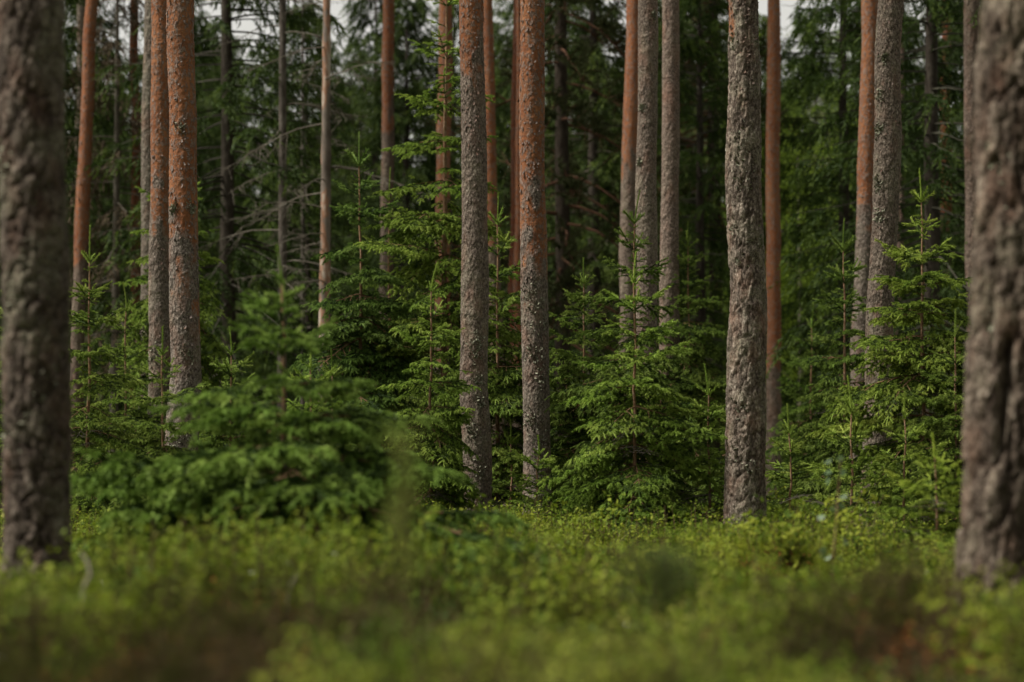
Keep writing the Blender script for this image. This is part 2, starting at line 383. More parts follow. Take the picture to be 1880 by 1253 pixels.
def flakes_mesh(surf, rng, n, zlo, zhi, size, th_c=-PI / 2, spread=2.4, lift=0.5):
    """Loose curled scales of bark standing off the trunk."""
    zs, cx, cy, r, om = surf
    mb = MB()
    z = rng.uniform(zlo, zhi, n); th = th_c + rng.uniform(-spread, spread, n)
    x0 = np.interp(z, zs, cx); y0 = np.interp(z, zs, cy); rr = np.interp(z, zs, r) + 0.003
    s = size * rng.uniform(0.5, 1.3, n); h = s * rng.uniform(0.8, 2.0, n)
    N = np.stack([np.cos(th), np.sin(th), np.zeros(n)], -1); T = np.stack([-np.sin(th), np.cos(th), np.zeros(n)], -1)
    U = np.array((0, 0, 1.0))
    P = np.stack([x0, y0, z], -1) + N * rr[:, None]
    tl = rng.uniform(-0.3, 0.3, n)[:, None]; U2 = unit(U + T * tl)
    lf = (rng.uniform(0.15, lift, n) * h)[:, None]; lr = (rng.uniform(-0.2, lift, n) * s)[:, None]
    A = P - T * s[:, None] * 0.5 + U2 * h[:, None] * 0.5
    B = P + T * s[:, None] * 0.4 + U2 * h[:, None] * 0.45
    Cc = P + T * s[:, None] * 0.55 - U2 * h[:, None] * 0.4 + N * (lf + lr)
    D = P - T * s[:, None] * 0.35 - U2 * h[:, None] * 0.55 + N * lf
    Mi = P + N * 0.004
    V = np.stack([A, B, Cc, D, Mi], 1).reshape(-1, 3)
    k = np.arange(n)[:, None] * 5
    F = np.concatenate([k + np.array([[0, 1, 4]]), k + np.array([[1, 2, 4]]), k + np.array([[2, 3, 4]]), k + np.array([[3, 0, 4]])])
    mb.add(V, F); return mb

def tufts_mesh(surf, rng, spots, n_each, size):
    """Crinkled lichen tufts: little upright lobes crowded round each spot (theta, z, spread)."""
    zs, cx, cy, r, om = surf; mb = MB()
    for (t0, z0, sp) in spots:
        n = n_each; z = z0 + rng.normal(0, sp, n); th = t0 + rng.normal(0, sp * 0.7 / 0.14, n)
        rr = np.interp(z, zs, r)
        N = np.stack([np.cos(th), np.sin(th), np.zeros(n)], -1)
        P = np.stack([np.interp(z, zs, cx), np.interp(z, zs, cy), z], -1) + N * (rr - 0.002)[:, None]
        dirn = unit(N + rng.normal(0, 0.7, (n, 3))); w = unit(np.cross(dirn, rng.normal(0, 1, (n, 3))))
        L = size * rng.uniform(0.6, 1.6, n)[:, None]
        V = np.stack([P - w * L * 0.35, P + w * L * 0.35, P + dirn * L + w * L * 0.3, P + dirn * L * 0.8 - w * L * 0.35], 1).reshape(-1, 3)
        mb.add(V, np.arange(n)[:, None] * 4 + np.array([[0, 1, 2, 3]]))
    return mb

# --- pine crowns high above the frame, limbs and needle tufts
def pine_crown_mesh(seed, z0, z1, rmax, ntuft=9, limb='red_limb', needle='pine_needle', nl=34, sag=0.15, tsize=1.0, nneed=26):
    rng = np.random.default_rng(seed); mb = MB()
    for i in range(nl):
        t = (i + rng.random()) / nl; z = z0 + (z1 - z0) * t
        az = rng.uniform(0, 2 * PI); L = rmax * (1 - t ** 2 * 0.75) * rng.uniform(0.55, 1.05)
        s = np.linspace(0, 1, 6); slope = rng.uniform(-0.1, 0.45) if sag < 0.4 else rng.uniform(-0.25, 0.1)
        h = slope * s * L - sag * L * s ** 2 + rng.normal(0, 0.05, 6) * s
        jog = np.cumsum(rng.normal(0, 0.07 * L, 6)) * s
        P = np.stack([np.cos(az) * s * L - np.sin(az) * jog, np.sin(az) * s * L + np.cos(az) * jog, z + h], -1)
        tube(mb, P, np.linspace(0.032, 0.008, 6) * (0.6 + L / 4), 5, 0)
        for k in range(ntuft):
            q = rng.uniform(0.45, 1.0); b = np.array([np.interp(q, s, P[:, c]) for c in range(3)])
            dirn = unit(np.array((np.cos(az), np.sin(az), 0.25)) + rng.normal(0, 0.75, 3)); tl = rng.uniform(0.25, 0.7) * tsize
            e = b + dirn * tl
            tube(mb, np.stack([b, (b + e) / 2 + (0, 0, 0.03), e]), (0.010, 0.007, 0.004), 3, 0)
            n = nneed; u = rng.uniform(0.35, 1.05, n)[:, None]; c = b + (e - b) * u
            d = unit(dirn + rng.normal(0, 0.8, (n, 3))); w = unit(np.cross(d, rng.normal(0, 1, (n, 3)))); nlh = 0.14 * rng.uniform(0.6, 1.3, n)[:, None] * tsize
            V = np.stack([c - w * 0.014, c + w * 0.014, c + d * nlh], 1).reshape(-1, 3)
            mb.add(V, np.arange(n)[:, None] * 3 + np.array([[0, 1, 2]]), 1)
    return mb.mesh('pine_crown', [M[limb], M[needle]])

PINE_CROWNS = [pine_crown_mesh(70 + i, 15.0, 21.5, 2.6) for i in range(2)]
PINE_GROUP = 'pines standing over the young spruces'

def pine(label, d, pts, seed, orange_y=None, tint=(1, 1, 1), detail=1, rough=1.0, plate=(0.045, 0.10), lichen=0.4, flare=0.25,
         flakes=0, flake_size=0.018, tufts=(), groove=None, orange_side=0.0, top=21.5, crown=True, flake_tint=None, fissure=0.0):
    """pts: (pixel x, pixel y, width in pixels) down the trunk, at depth d."""
    rng = np.random.default_rng(seed)
    W = np.array([[*at(px, py, d), w * d / FPX / 2] for px, py, w in pts]); W = W[np.argsort(W[:, 2])]
    lo, hi = W[0], W[-1]
    sl = (hi - lo) / max(0.1, hi[2] - lo[2]); sl[3] = min(sl[3], -0.001)
    g = gz(lo[0], d)
    b0 = lo + sl * (g - lo[2]) if lo[2] > g else lo.copy()
    if lo[2] > g: b0[3] = lo[3] * 1.06
    bx, by, bz = float(b0[0]), d, g
    rows = [b0 - np.array((0, 0, 0.3, 0))] + [b0] * (lo[2] > g + 0.05) + list(W)
    tp = hi + sl * (8.5 - hi[2]) * 0.8 if hi[2] < 8 else None
    if tp is not None: tp[2] = 8.5; tp[3] = hi[3] * 0.85; rows.append(tp)
    last = rows[-1].copy(); last[2] = top; last[3] = 0.045; last[0] += 0.3 * sl[0] * 8; rows.append(last)
    path = np.array(rows) - np.array((bx, by, bz, 0))
    path = path[np.argsort(path[:, 2])]
    zvis = float(at(940, -60, d)[2])
    oz = 99.0 if orange_y is None else float(at(940, orange_y, d)[2] - bz)
    NA, dz = {0: (24, 0.10), 1: (40, 0.04), 2: (72, 0.014), 3: (72, 0.016)}[detail]
    me, surf = pine_trunk_mesh(path, seed, NA, dz, zvis, oz, rough, plate, lichen, flare, groove, orange_side, fissure)
    t = thing('pine_tree', label, 'pine tree', (bx, by, bz), PINE_GROUP)
    tr = ob('trunk', me, t, color=tint)
    if flakes:
        zl = max(0.1, min(oz - 0.8, zvis - 1)) if orange_y is not None else 0.3
        mb = flakes_mesh(surf, rng, flakes, zl, zvis, flake_size)
        ob('bark_flakes', mb.mesh('bark_flakes', [M['flake']]), tr, kind='stuff', color=flake_tint or tint)
    if tufts:
        sp = [(tt, float(at(940, py, d)[2] - bz), s) for tt, py, s in tufts]
        ob('lichen', tufts_mesh(surf, rng, sp, 70, 0.024).mesh('lichen', [M['lichen']]), tr, kind='stuff')
    if crown:
        c = ob('crown', PINE_CROWNS[seed % 2], t); c.rotation_euler = (0, 0, seed * 1.7)
        c.location = (float(path[-1, 0]) * 0.8, float(path[-1, 1]) * 0.8, 0)
    return t

FRONT = -PI / 2
# the two blurred trunks nearest the camera
pine('thick dark grey pine trunk, out of focus, at the left edge of the photo', 12.3,
     [(57, -80, 101), (58, 0, 102), (62, 300, 106), (65, 600, 109), (66, 960, 112)], 1, None, (0.56, 0.53, 0.50), 3, 1.5, (0.05, 0.16), 1.0, 0.18, fissure=0.8,
     tufts=[(FRONT + a, y, 0.05) for a, y in ((-0.5, 560), (0.4, 520), (0.1, 470), (-0.9, 300), (0.6, 350), (0.2, 760), (0.7, 840), (0.5, 690), (-0.7, 800))])
pine('thick furrowed blurred pine trunk with a black split at the right edge', 11.8,
     [(1880, -80, 120), (1876, 0, 120), (1866, 400, 121), (1848, 800, 122), (1834, 1030, 126)], 2, None, (0.70, 0.65, 0.595), 3, 1.8, (0.05, 0.30), 0.5, 0.16, fissure=1.0,
     groove=[(FRONT - 0.36, 0.78, 1.22, 0.020, 0.11, 0.25), (FRONT - 0.05, 0.5, 1.1, 0.012, 0.04, -0.1), (FRONT - 0.75, 1.1, 1.7, 0.010, 0.03, 0.1)],
     tufts=[(FRONT - 0.7, 300, 0.05), (FRONT - 0.2, 420, 0.06), (FRONT + 0.3, 520, 0.05), (FRONT - 0.9, 600, 0.05)])
# trunks in focus
pine('orange scaly pine trunk, the right and nearer one of a touching pair', 25.2,
     [(334, -60, 47), (335, 0, 48), (338, 400, 51), (341, 680, 54), (334, 850, 58)], 3, 500, (0.95, 0.95, 0.95), 2, 1.0, (0.032, 0.10), 0.35, 0.25, 420, 0.021, orange_side=0.25, fissure=0.15,
     tufts=[(FRONT, 240, 0.03), (FRONT - .6, 385, 0.03), (FRONT + .7, 385, 0.03), (FRONT + .3, 650, 0.06), (FRONT - 0.5, 820, 0.06), (FRONT + 0.2, 800, 0.07)])
pine('pine with bark turning from orange to grey, left of its touching scaly twin', 30.5,
     [(298, -60, 36), (297, 0, 36), (296, 400, 38), (293, 600, 41), (290, 780, 43)], 4, 390, (0.98, 0.95, 0.93), 2, 0.9, (0.032, 0.10), 0.35, 0.2, 260, 0.018, tufts=[(FRONT - .5, 655, 0.07)])
pine('slim grey pine mostly hidden behind the orange touching pair', 38,
     [(278, -60, 27), (277, 0, 27), (274, 400, 29), (270, 640, 30)], 5, None, (0.92, 0.92, 0.88), 1, 0.9)
pine('straight pine with pinkish upper trunk, in front of the tallest spruce', 25.6,
     [(863, -60, 42), (863, 0, 43), (869, 400, 46), (874, 620, 49), (876, 940, 53)], 6, 170, (0.98, 0.93, 0.90), 2, 1.0, (0.030, 0.085), 0.45, 0.22, 360, 0.018,
     tufts=[(FRONT + .2, 625, 0.05), (FRONT + .4, 700, 0.04), (FRONT + .5, 740, 0.05), (FRONT - .3, 790, 0.05), (FRONT + .1, 860, 0.07), (FRONT + .2, 650, 0.05)])
pine('pine with rough orange upper trunk and dark lichened foot, right of the tallest spruce', 27,
     [(976, -60, 45), (976, 0, 45), (980, 400, 47), (984, 620, 49), (986, 880, 52)], 7, 460, (0.90, 0.88, 0.86), 2, 1.0, (0.030, 0.08), 0.4, 0.2, 460, 0.020,
     tufts=[(FRONT + a, y, 0.07) for a, y in ((-0.4, 540), (0.2, 560), (0.6, 600), (-0.1, 650), (0.4, 690), (-0.5, 770), (0.3, 810))])
pine('stout grey pine with plated bark and orange patches high up, rising from bilberry', 22.5,
     [(1365, -60, 52), (1366, 0, 53), (1370, 300, 57), (1375, 560, 63), (1372, 760, 66), (1368, 930, 70)], 8, -60, (0.95, 0.92, 0.88), 2, 1.2, (0.045, 0.22), 0.5, 0.2, 300, 0.022, orange_side=-0.55, fissure=0.8,
     tufts=[(FRONT - .9, 80, 0.04), (FRONT + .9, 80, 0.04), (FRONT - .3, 260, 0.07), (FRONT - .5, 290, 0.06), (FRONT, 330, 0.05), (FRONT - .9, 420, 0.04), (FRONT + .8, 440, 0.04),
            (FRONT - .6, 480, 0.04), (FRONT - .2, 740, 0.06), (FRONT - .7, 830, 0.06), (FRONT + 0.2, 860, 0.04)])
pine('grey pine with fine warty bark, right of a thin orange-topped one', 32,
     [(1190, -60, 36), (1190, 0, 37), (1186, 420, 38), (1184, 720, 41)], 9, None, (1.0, 0.94, 0.90), 2, 0.8, (0.026, 0.06), 0.4, 0.2, 120, 0.016, tufts=[(FRONT - .7, 200, 0.03), (FRONT + .6, 30, 0.03), (FRONT - .8, 300, 0.03)])
pine('pinkish grey pine with a thin orange trunk showing along its right edge', 35,
     [(1231, -60, 30), (1231, 0, 30), (1229, 420, 34), (1229, 740, 36)], 10, None, (1.02, 0.92, 0.88), 2, 0.7, (0.026, 0.06), 0.25, 0.2)
pine('thin orange trunk peeping out from behind the pinkish grey pine', 62,
     [(1241, -60, 13), (1241, 0, 13), (1241, 600, 15)], 11, 700, (0.95, 0.85, 0.8), 0)
pine('leaning pine, orange above and pinkish below, left of the warty grey one', 42,
     [(1166, -60, 28), (1164, 0, 28), (1155, 420, 30), (1150, 640, 31)], 12, 290, (1.0, 0.92, 0.88), 1)
pine('smooth orange pine just right of the stout plated pine', 48,
     [(1422, -60, 23), (1421, 0, 23), (1418, 420, 26), (1420, 760, 27)], 13, 700, (1.1, 1.02, 0.97), 1, 0.8, flakes=60, flake_size=0.03)
pine('orange pine half covered by the grey pine on its right', 37,
     [(1600, -60, 31), (1598, 0, 31), (1587, 420, 33), (1583, 700, 35)], 14, 400, (0.95, 0.92, 0.90), 2, 0.8, (0.030, 0.08), 0.3, 0.2, 150, 0.02)
pine('leaning grey pine with rough bark behind the tall bright spruce', 26.5,
     [(1638, -60, 45), (1636, 0, 46), (1623, 420, 49), (1615, 620, 50), (1611, 840, 53)], 15, None, (0.88, 0.84, 0.80), 2, 1.05, (0.030, 0.085), 0.5, 0.2, 200, 0.018,
     tufts=[(FRONT - .4, 112, 0.03), (FRONT - .9, 240, 0.05), (FRONT - .7, 340, 0.05), (FRONT - .6, 400, 0.05), (FRONT - 0.8, 180, 0.05)])
pine('grey pine partly behind the furrowed trunk at the right edge', 42,
     [(1784, -60, 27), (1784, 0, 27), (1787, 500, 29)], 16, None, (0.85, 0.76, 0.72), 1)
# trunks farther back
pine('leaning orange pine close to the thick left trunk, greyer low down', 47,
     [(171, -60, 22), (169, 0, 22), (151, 420, 25), (144, 640, 27)], 17, 480, (0.95, 0.85, 0.80), 1, 0.9, flakes=80, flake_size=0.03)
pine('slim reddish pine standing alone left of the touching pair', 50,
     [(244, -60, 14), (245, 0, 14), (249, 420, 17), (248, 700, 18)], 18, 760, (0.85, 0.72, 0.66), 0)
pine('orange pine fading to lilac grey, right of the pale broken snag', 50,
     [(714, -60, 21), (713, 0, 21), (711, 420, 24), (710, 560, 25)], 19, 230, (0.95, 0.86, 0.82), 1)
pine('tan pine directly behind the stem of the tallest spruce', 46,
     [(819, -60, 24), (818, 0, 24), (814, 420, 27), (812, 600, 28)], 20, 640, (0.98, 0.95, 0.95), 1)
pine('mottled orange pine behind the right side of the pinkish-topped trunk', 46,
     [(892, -60, 19), (893, 0, 19), (904, 420, 25), (908, 560, 26)], 21, 420, (0.95, 0.85, 0.78), 1, flakes=50, flake_size=0.03)
pine('thin dark red trunk just left of the rough orange pine', 48,
     [(948, 100, 14), (946, 250, 15), (943, 520, 16)], 22, 700, (0.62, 0.48, 0.44), 0)
pine('thin pale orange trunk low behind the rough orange pine', 47,
     [(953, 200, 13), (952, 480, 15), (951, 640, 15)], 23, 700, (0.95, 0.85, 0.8), 0)
pine('thin pinkish trunk low down between grey pine and tall bright spruce', 60,
     [(1655, 300, 13), (1652, 520, 14), (1650, 640, 15)], 24, None, (0.9, 0.75, 0.72), 0)
pine('reddish pine top half seen through dark spruce branches at upper right', 58,
     [(1737, -60, 17), (1737, 0, 17), (1736, 250, 19)], 25, 400, (0.85, 0.62, 0.55), 0)
pine('thin grey trunk leaning beside the orange pine at upper left', 60,
     [(150, -60, 14), (149, 0, 14), (143, 420, 15)], 26, None, (0.9, 0.88, 0.82), 0)

# ------------------------------------------------------------------ young spruces
def needles(mb, P0, P1, nn, nl, w, rng, m, flat=0.0, back=0.0):
    """Needles all round each twig segment: one narrow triangle apiece."""
    S = len(P0)
    if S == 0: return
    n = S * nn
    A = np.repeat(P0, nn, 0); B = np.repeat(P1, nn, 0); ax = unit(B - A)
    t = rng.random((n, 1)) * 1.04 - 0.02
    ref = rng.normal(0, 1, (n, 3)); ref[:, 2] *= (1 - flat)
    rad = unit(np.cross(ax, ref)); ang = rng.uniform(0.55, 1.0, (n, 1))
    d = ax * np.cos(ang) + rad * np.sin(ang)
    wv = unit(np.cross(d, rng.normal(0, 1, (n, 3)))) * w * 0.5
    c = A + (B - A) * t
    L = nl * rng.uniform(0.75, 1.2, (n, 1))
    V = np.stack([c - wv, c + wv, c + d * L], 1).reshape(-1, 3)
    mb.add(V, np.arange(n)[:, None] * 3 + np.array([[0, 1, 2]]), m)

def twigs(mb, P0, P1, R, m):
    """Three-sided prism per segment."""
    S = len(P0); ax = unit(P1 - P0); a = unit(np.cross(ax, np.array((0.2, 0.3, 0.93)))); b = np.cross(ax, a)
    rings = []
    for P, k in ((P0, 1.0), (P1, 0.75)):
        for q in range(3):
            rings.append(P + (a * math.cos(q * 2.094) + b * math.sin(q * 2.094)) * (R * k)[:, None])
    V = np.stack(rings, 1).reshape(-1, 3); k = np.arange(S)[:, None] * 6
    F = np.concatenate([k + np.array([[q, (q + 1) % 3, 3 + (q + 1) % 3, 3 + q]]) for q in range(3)])
    mb.add(V, F, m)

def branch_segments(n, rng, seglen, droop):
    segs = []          # p0, p1, age, radius
    def grow(p, d, n, L, depth, hang):
        for k in range(n):
            age = n - 1 - k
            l = L * rng.uniform(0.8, 1.15) * (0.85 if age == 0 else 1.0)
            for h in range(2):
                d = unit(d + np.array((0, 0, (0.05 if depth == 0 and age < 2 else -0.03) - (hang if age == 0 else 0))) + rng.normal(0, 0.045, 3))
                q = p + d * l * 0.5
                segs.append((p, q, age, 0.0014 + 0.0011 * age))
                # little side shoots between whorls
                for sd in (-1, 1):
                    if depth > 1 or age == 0 or rng.random() > (0.8 if depth == 0 else 0.4): continue
                    side = unit(np.cross(d, (0, 0, 1.0))) * sd
                    sdir = unit(d * 0.55 + side * 0.8 + np.array((0, 0, rng.uniform(-0.25, 0.15))))
                    grow(q, sdir, 1 if age < 2 else int(rng.integers(1, 3)), L * 0.55, 3, hang)
                p = q
            if age > 0 and depth < 3:
                for sd in (-1, 1):
                    if rng.random() < 0.08: continue
                    side = unit(np.cross(d, (0, 0, 1.0))) * sd
                    a = rng.uniform(0.75, 1.05)
                    ld = unit(d * math.cos(a) + side * math.sin(a) + np.array((0, 0, rng.uniform(-0.14, 0.08))))
                    cap = (5, 3, 1)[depth]
                    grow(p, ld, min(age, cap), L * (0.72, 0.66, 0.6)[depth], depth + 1, hang)
                if depth == 0 and rng.random() < 0.35 and age > 1:
                    ld = unit(d * 0.7 + np.array((0, 0, rng.choice((-0.6, 0.5)))) + rng.normal(0, 0.15, 3))
                    grow(p, ld, min(age, 2), L * 0.6, 2, hang)
    grow(np.zeros(3), np.array((1.0, 0, 0)), n, seglen, 0, droop)
    return segs

def branch_mesh(n, seed, seglen=0.13, hang=0.12, nn=(44, 36), needle=0.021, wid=0.0062):
    rng = np.random.default_rng(seed); segs = branch_segments(n, rng, seglen, hang)
    P0 = np.array([s[0] for s in segs]); P1 = np.array([s[1] for s in segs]); A = np.array([s[2] for s in segs]); R = np.array([s[3] for s in segs])
    mb = MB(); k = A >= 3; twigs(mb, P0[k], P1[k], R[k] + 0.001, 2) if k.any() else None
    k = A == 0; twigs(mb, P0[k], P1[k], np.full(k.sum(), 0.0055), 0); needles(mb, P0[k], P1[k], nn[0] // 2, needle, wid, rng, 0)
    k = (A > 0) & (A < 3)
    if k.any(): twigs(mb, P0[k], P1[k], np.full(k.sum(), 0.0048), 1); needles(mb, P0[k], P1[k], nn[1] // 2, needle, wid, rng, 1)
    k = (A >= 3) & (A < 5)
    if k.any(): needles(mb, P0[k], P1[k], max(2, nn[1] // 4), needle * 0.95, wid * 0.9, rng, 1)
    return mb.mesh('spruce_branch', [M['new'], M['old'], M['twig']])

NV = 4
BR = {n: [branch_mesh(n, 1000 + n * 10 + v, hang=0.02 + 0.035 * n) for v in range(NV)] for n in range(1, 9)}

def bare_branch_mesh(seed):
    rng = np.random.default_rng(seed); segs = [q for q in branch_segments(5, rng, 0.12, 0.1) if q[2] > 0]
    mb = MB(); twigs(mb, np.array([q[0] for q in segs]), np.array([q[1] for q in segs]), np.array([q[3] for q in segs]) * 0.8 + 0.0006, 0)
    return mb.mesh('bare_spruce_branch', [M['grey_wood']])
BRD = [bare_branch_mesh(1200 + v) for v in range(NV)]

def leader_mesh(L, seed):
    rng = np.random.default_rng(seed); mb = MB(); k = 7; t = np.linspace(0, 1, k)
    bend = rng.normal(0, 0.05, 2)
    P = np.stack([bend[0] * L * t ** 2, bend[1] * L * t ** 2, t * L], -1)
    tube(mb, P, np.linspace(0.0075, 0.005, k), 5, 0)
    needles(mb, P[:-1], P[1:], 46, 0.021, 0.006, rng, 0)
    return mb.mesh('leader_shoot', [M['new'], M['twig']])

SPRUCE_GROUP = 'young spruces growing between the pines'
def spruce(label, px, tip_y, d, seed, spread=1.0, tint=(1, 1, 1), leader=0.36, lean=0.0, base_px=None, dens=1.0, group=SPRUCE_GROUP, cut=0.12, whorl=5, name='young_spruce', rmax=8, step=1.0, widen=0.0, deadp=0.33):
    rng = np.random.default_rng(seed)
    tip = at(px, tip_y, d); bx = tip[0] if base_px is None else at(base_px, 900, d)[0]
    z0 = gz(bx, d); H = tip[2] - z0; lx = tip[0] - bx
    t = thing(name, label, 'spruce', (bx, d, z0), group)
    zl = H - leader
    n = 14; zz = np.linspace(-0.1, zl, n); fr = np.clip(zz / H, 0, 1)
    wob = np.cumsum(rng.normal(0, 0.012, n)); wob = (wob - np.linspace(wob[0], wob[-1], n)) * 0.6
    sx = lx * fr + wob; sy = wob[::-1] * 0.8
    rb = 0.004 + 0.0052 * H
    mb = MB(); tube(mb, np.stack([sx, sy, zz], -1), rb * (1 - fr) ** 0.8 + 0.0035, 8)
    ob('stem', mb.mesh('stem', [M['stem']], True), t)
    sxy = lambda z: (float(np.interp(z, zz, sx)), float(np.interp(z, zz, sy)))
    l = ob('leader_shoot', leader_mesh(leader, seed), t, color=tint); l.location = (*sxy(zl), zl)
    l.rotation_euler = (rng.normal(0, 0.04), rng.normal(0, 0.05), 0)
    z = zl; k = 0; inc = leader * 1.05
    def place(n, z, az, el, s, tt):
        dead = n >= 4 and z < 0.42 * H and rng.random() < deadp
        b = ob('dead_branch' if dead else 'branch', (BRD if dead else BR[n])[int(rng.integers(NV))], t, color=tt)
        b.location = (*sxy(z), z)
        b.rotation_euler = (Matrix.Rotation(az, 3, 'Z') @ Matrix.Rotation(-el, 3, 'Y') @ Matrix.Rotation(rng.normal(0, 0.18), 3, 'X')).to_euler()
        b.scale = (s, s * rng.choice((-1, 1)), s)
    droop = rng.normal(0, 0.1)
    EL = [0.78, 0.62, 0.45, 0.28, 0.10, 0.0, -0.08, -0.14, -0.2, -0.24]
    while z > cut:
        nb = whorl + int(rng.integers(-1, 2)); a0 = rng.uniform(0, 2 * PI); age = min(k + 1, rmax)
        q = rng.uniform(0.9, 1.1)
        for i in range(nb):
            if rng.random() > 0.96: continue
            s = spread * rng.uniform(0.8, 1.12) * (leader / 0.36 if k == 0 else 1.0) * q
            s *= (1.9, 1.6, 1.4, 1.25, 1.15)[k] if k < 5 else 1.08
            s *= 1 + widen * min(1, k / (5.5 if widen else 7)) ** 2
            shade = rng.uniform(0.88, 1.1)
            place(age, z + rng.normal(0, 0.012), a0 + i * 2 * PI / nb + rng.normal(0, 0.2), EL[min(k, 9)] + droop * min(1, k / 4) + rng.normal(0, 0.1), s, tuple(c * shade for c in tint))
        # short branches between this whorl and the next one up
        if k > 0:
            gap = last - z
            for i in range(int(round(dens * (8 if k == 1 else 6 if k < 4 else 5)))):
                a = max(1, min(rmax - 2, int(round((k + 1) * rng.uniform(0.3, 0.75)))))
                place(a, z + gap * rng.uniform(0.12, 0.92), rng.uniform(0, 2 * PI), EL[min(k, 9)] * 0.6 + rng.normal(0, 0.15), spread * rng.uniform(0.7, 1.1), tint)
        last = z; k += 1
        inc = leader * step * (1.0, 0.9, 0.82, 0.78, 0.74, 0.7, 0.66, 0.6)[min(k, 7)] * rng.uniform(0.85, 1.12)
        z -= max(0.12, inc)
    return t

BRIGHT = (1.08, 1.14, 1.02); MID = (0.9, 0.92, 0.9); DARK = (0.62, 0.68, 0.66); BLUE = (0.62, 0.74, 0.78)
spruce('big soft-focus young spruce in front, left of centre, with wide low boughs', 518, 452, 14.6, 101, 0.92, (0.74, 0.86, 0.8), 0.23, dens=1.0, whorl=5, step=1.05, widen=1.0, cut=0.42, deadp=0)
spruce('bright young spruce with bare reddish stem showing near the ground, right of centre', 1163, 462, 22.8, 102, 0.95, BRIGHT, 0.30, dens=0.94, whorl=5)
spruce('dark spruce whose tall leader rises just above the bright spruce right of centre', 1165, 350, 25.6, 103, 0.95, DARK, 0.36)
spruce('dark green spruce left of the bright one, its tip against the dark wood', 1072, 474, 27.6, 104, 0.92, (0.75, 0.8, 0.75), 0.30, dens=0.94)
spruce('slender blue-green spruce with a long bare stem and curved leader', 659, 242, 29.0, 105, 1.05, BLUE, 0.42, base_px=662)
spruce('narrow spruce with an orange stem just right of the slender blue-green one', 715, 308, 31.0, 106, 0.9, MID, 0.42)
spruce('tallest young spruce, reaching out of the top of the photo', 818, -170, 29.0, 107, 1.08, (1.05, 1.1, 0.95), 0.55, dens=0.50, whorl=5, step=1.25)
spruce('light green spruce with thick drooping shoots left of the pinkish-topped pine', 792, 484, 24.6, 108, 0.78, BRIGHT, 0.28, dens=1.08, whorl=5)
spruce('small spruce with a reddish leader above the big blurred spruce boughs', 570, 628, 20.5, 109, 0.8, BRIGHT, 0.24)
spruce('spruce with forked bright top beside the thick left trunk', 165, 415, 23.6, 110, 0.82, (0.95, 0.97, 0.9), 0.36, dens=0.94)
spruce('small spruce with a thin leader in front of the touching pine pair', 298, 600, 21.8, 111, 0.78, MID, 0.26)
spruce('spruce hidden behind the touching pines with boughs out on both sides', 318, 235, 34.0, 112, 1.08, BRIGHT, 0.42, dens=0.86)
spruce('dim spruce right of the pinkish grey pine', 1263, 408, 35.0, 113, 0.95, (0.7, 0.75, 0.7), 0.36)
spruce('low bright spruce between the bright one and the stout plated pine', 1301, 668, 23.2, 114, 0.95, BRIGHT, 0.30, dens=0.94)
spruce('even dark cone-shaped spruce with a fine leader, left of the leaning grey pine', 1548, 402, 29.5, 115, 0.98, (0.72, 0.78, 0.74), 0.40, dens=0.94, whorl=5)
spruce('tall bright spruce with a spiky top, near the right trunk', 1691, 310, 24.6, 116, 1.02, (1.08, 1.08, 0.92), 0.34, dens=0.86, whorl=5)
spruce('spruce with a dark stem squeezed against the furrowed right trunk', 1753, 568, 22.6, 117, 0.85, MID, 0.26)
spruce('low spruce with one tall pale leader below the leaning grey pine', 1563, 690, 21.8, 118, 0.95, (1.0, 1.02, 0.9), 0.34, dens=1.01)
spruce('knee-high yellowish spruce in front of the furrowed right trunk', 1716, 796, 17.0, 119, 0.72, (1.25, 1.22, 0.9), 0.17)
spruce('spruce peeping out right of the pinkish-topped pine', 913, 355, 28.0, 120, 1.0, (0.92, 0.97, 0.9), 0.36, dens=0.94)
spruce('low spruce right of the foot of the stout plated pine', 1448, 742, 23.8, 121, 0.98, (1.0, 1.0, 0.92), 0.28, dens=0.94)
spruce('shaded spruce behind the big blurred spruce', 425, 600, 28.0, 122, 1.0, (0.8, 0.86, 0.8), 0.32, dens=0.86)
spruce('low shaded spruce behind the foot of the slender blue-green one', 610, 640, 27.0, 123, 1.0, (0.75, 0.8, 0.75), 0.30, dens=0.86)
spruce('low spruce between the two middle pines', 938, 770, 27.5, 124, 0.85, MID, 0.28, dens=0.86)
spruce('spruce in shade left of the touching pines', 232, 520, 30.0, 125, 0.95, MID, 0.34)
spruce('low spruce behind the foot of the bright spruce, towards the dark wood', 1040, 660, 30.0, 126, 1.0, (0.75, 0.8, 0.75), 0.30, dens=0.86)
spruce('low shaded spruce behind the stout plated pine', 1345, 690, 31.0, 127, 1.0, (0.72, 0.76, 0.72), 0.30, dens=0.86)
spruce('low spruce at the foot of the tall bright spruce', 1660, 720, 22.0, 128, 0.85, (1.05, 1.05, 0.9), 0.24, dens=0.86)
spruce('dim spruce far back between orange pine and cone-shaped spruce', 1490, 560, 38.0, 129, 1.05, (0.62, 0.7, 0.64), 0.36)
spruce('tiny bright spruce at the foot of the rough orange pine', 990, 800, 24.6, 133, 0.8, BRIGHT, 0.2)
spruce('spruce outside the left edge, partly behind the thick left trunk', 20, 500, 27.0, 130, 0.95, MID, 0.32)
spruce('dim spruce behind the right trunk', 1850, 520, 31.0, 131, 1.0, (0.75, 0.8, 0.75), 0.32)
spruce('dim low spruce far behind the narrow orange-stemmed one', 745, 560, 36.0, 132, 1.0, (0.65, 0.7, 0.66), 0.34)

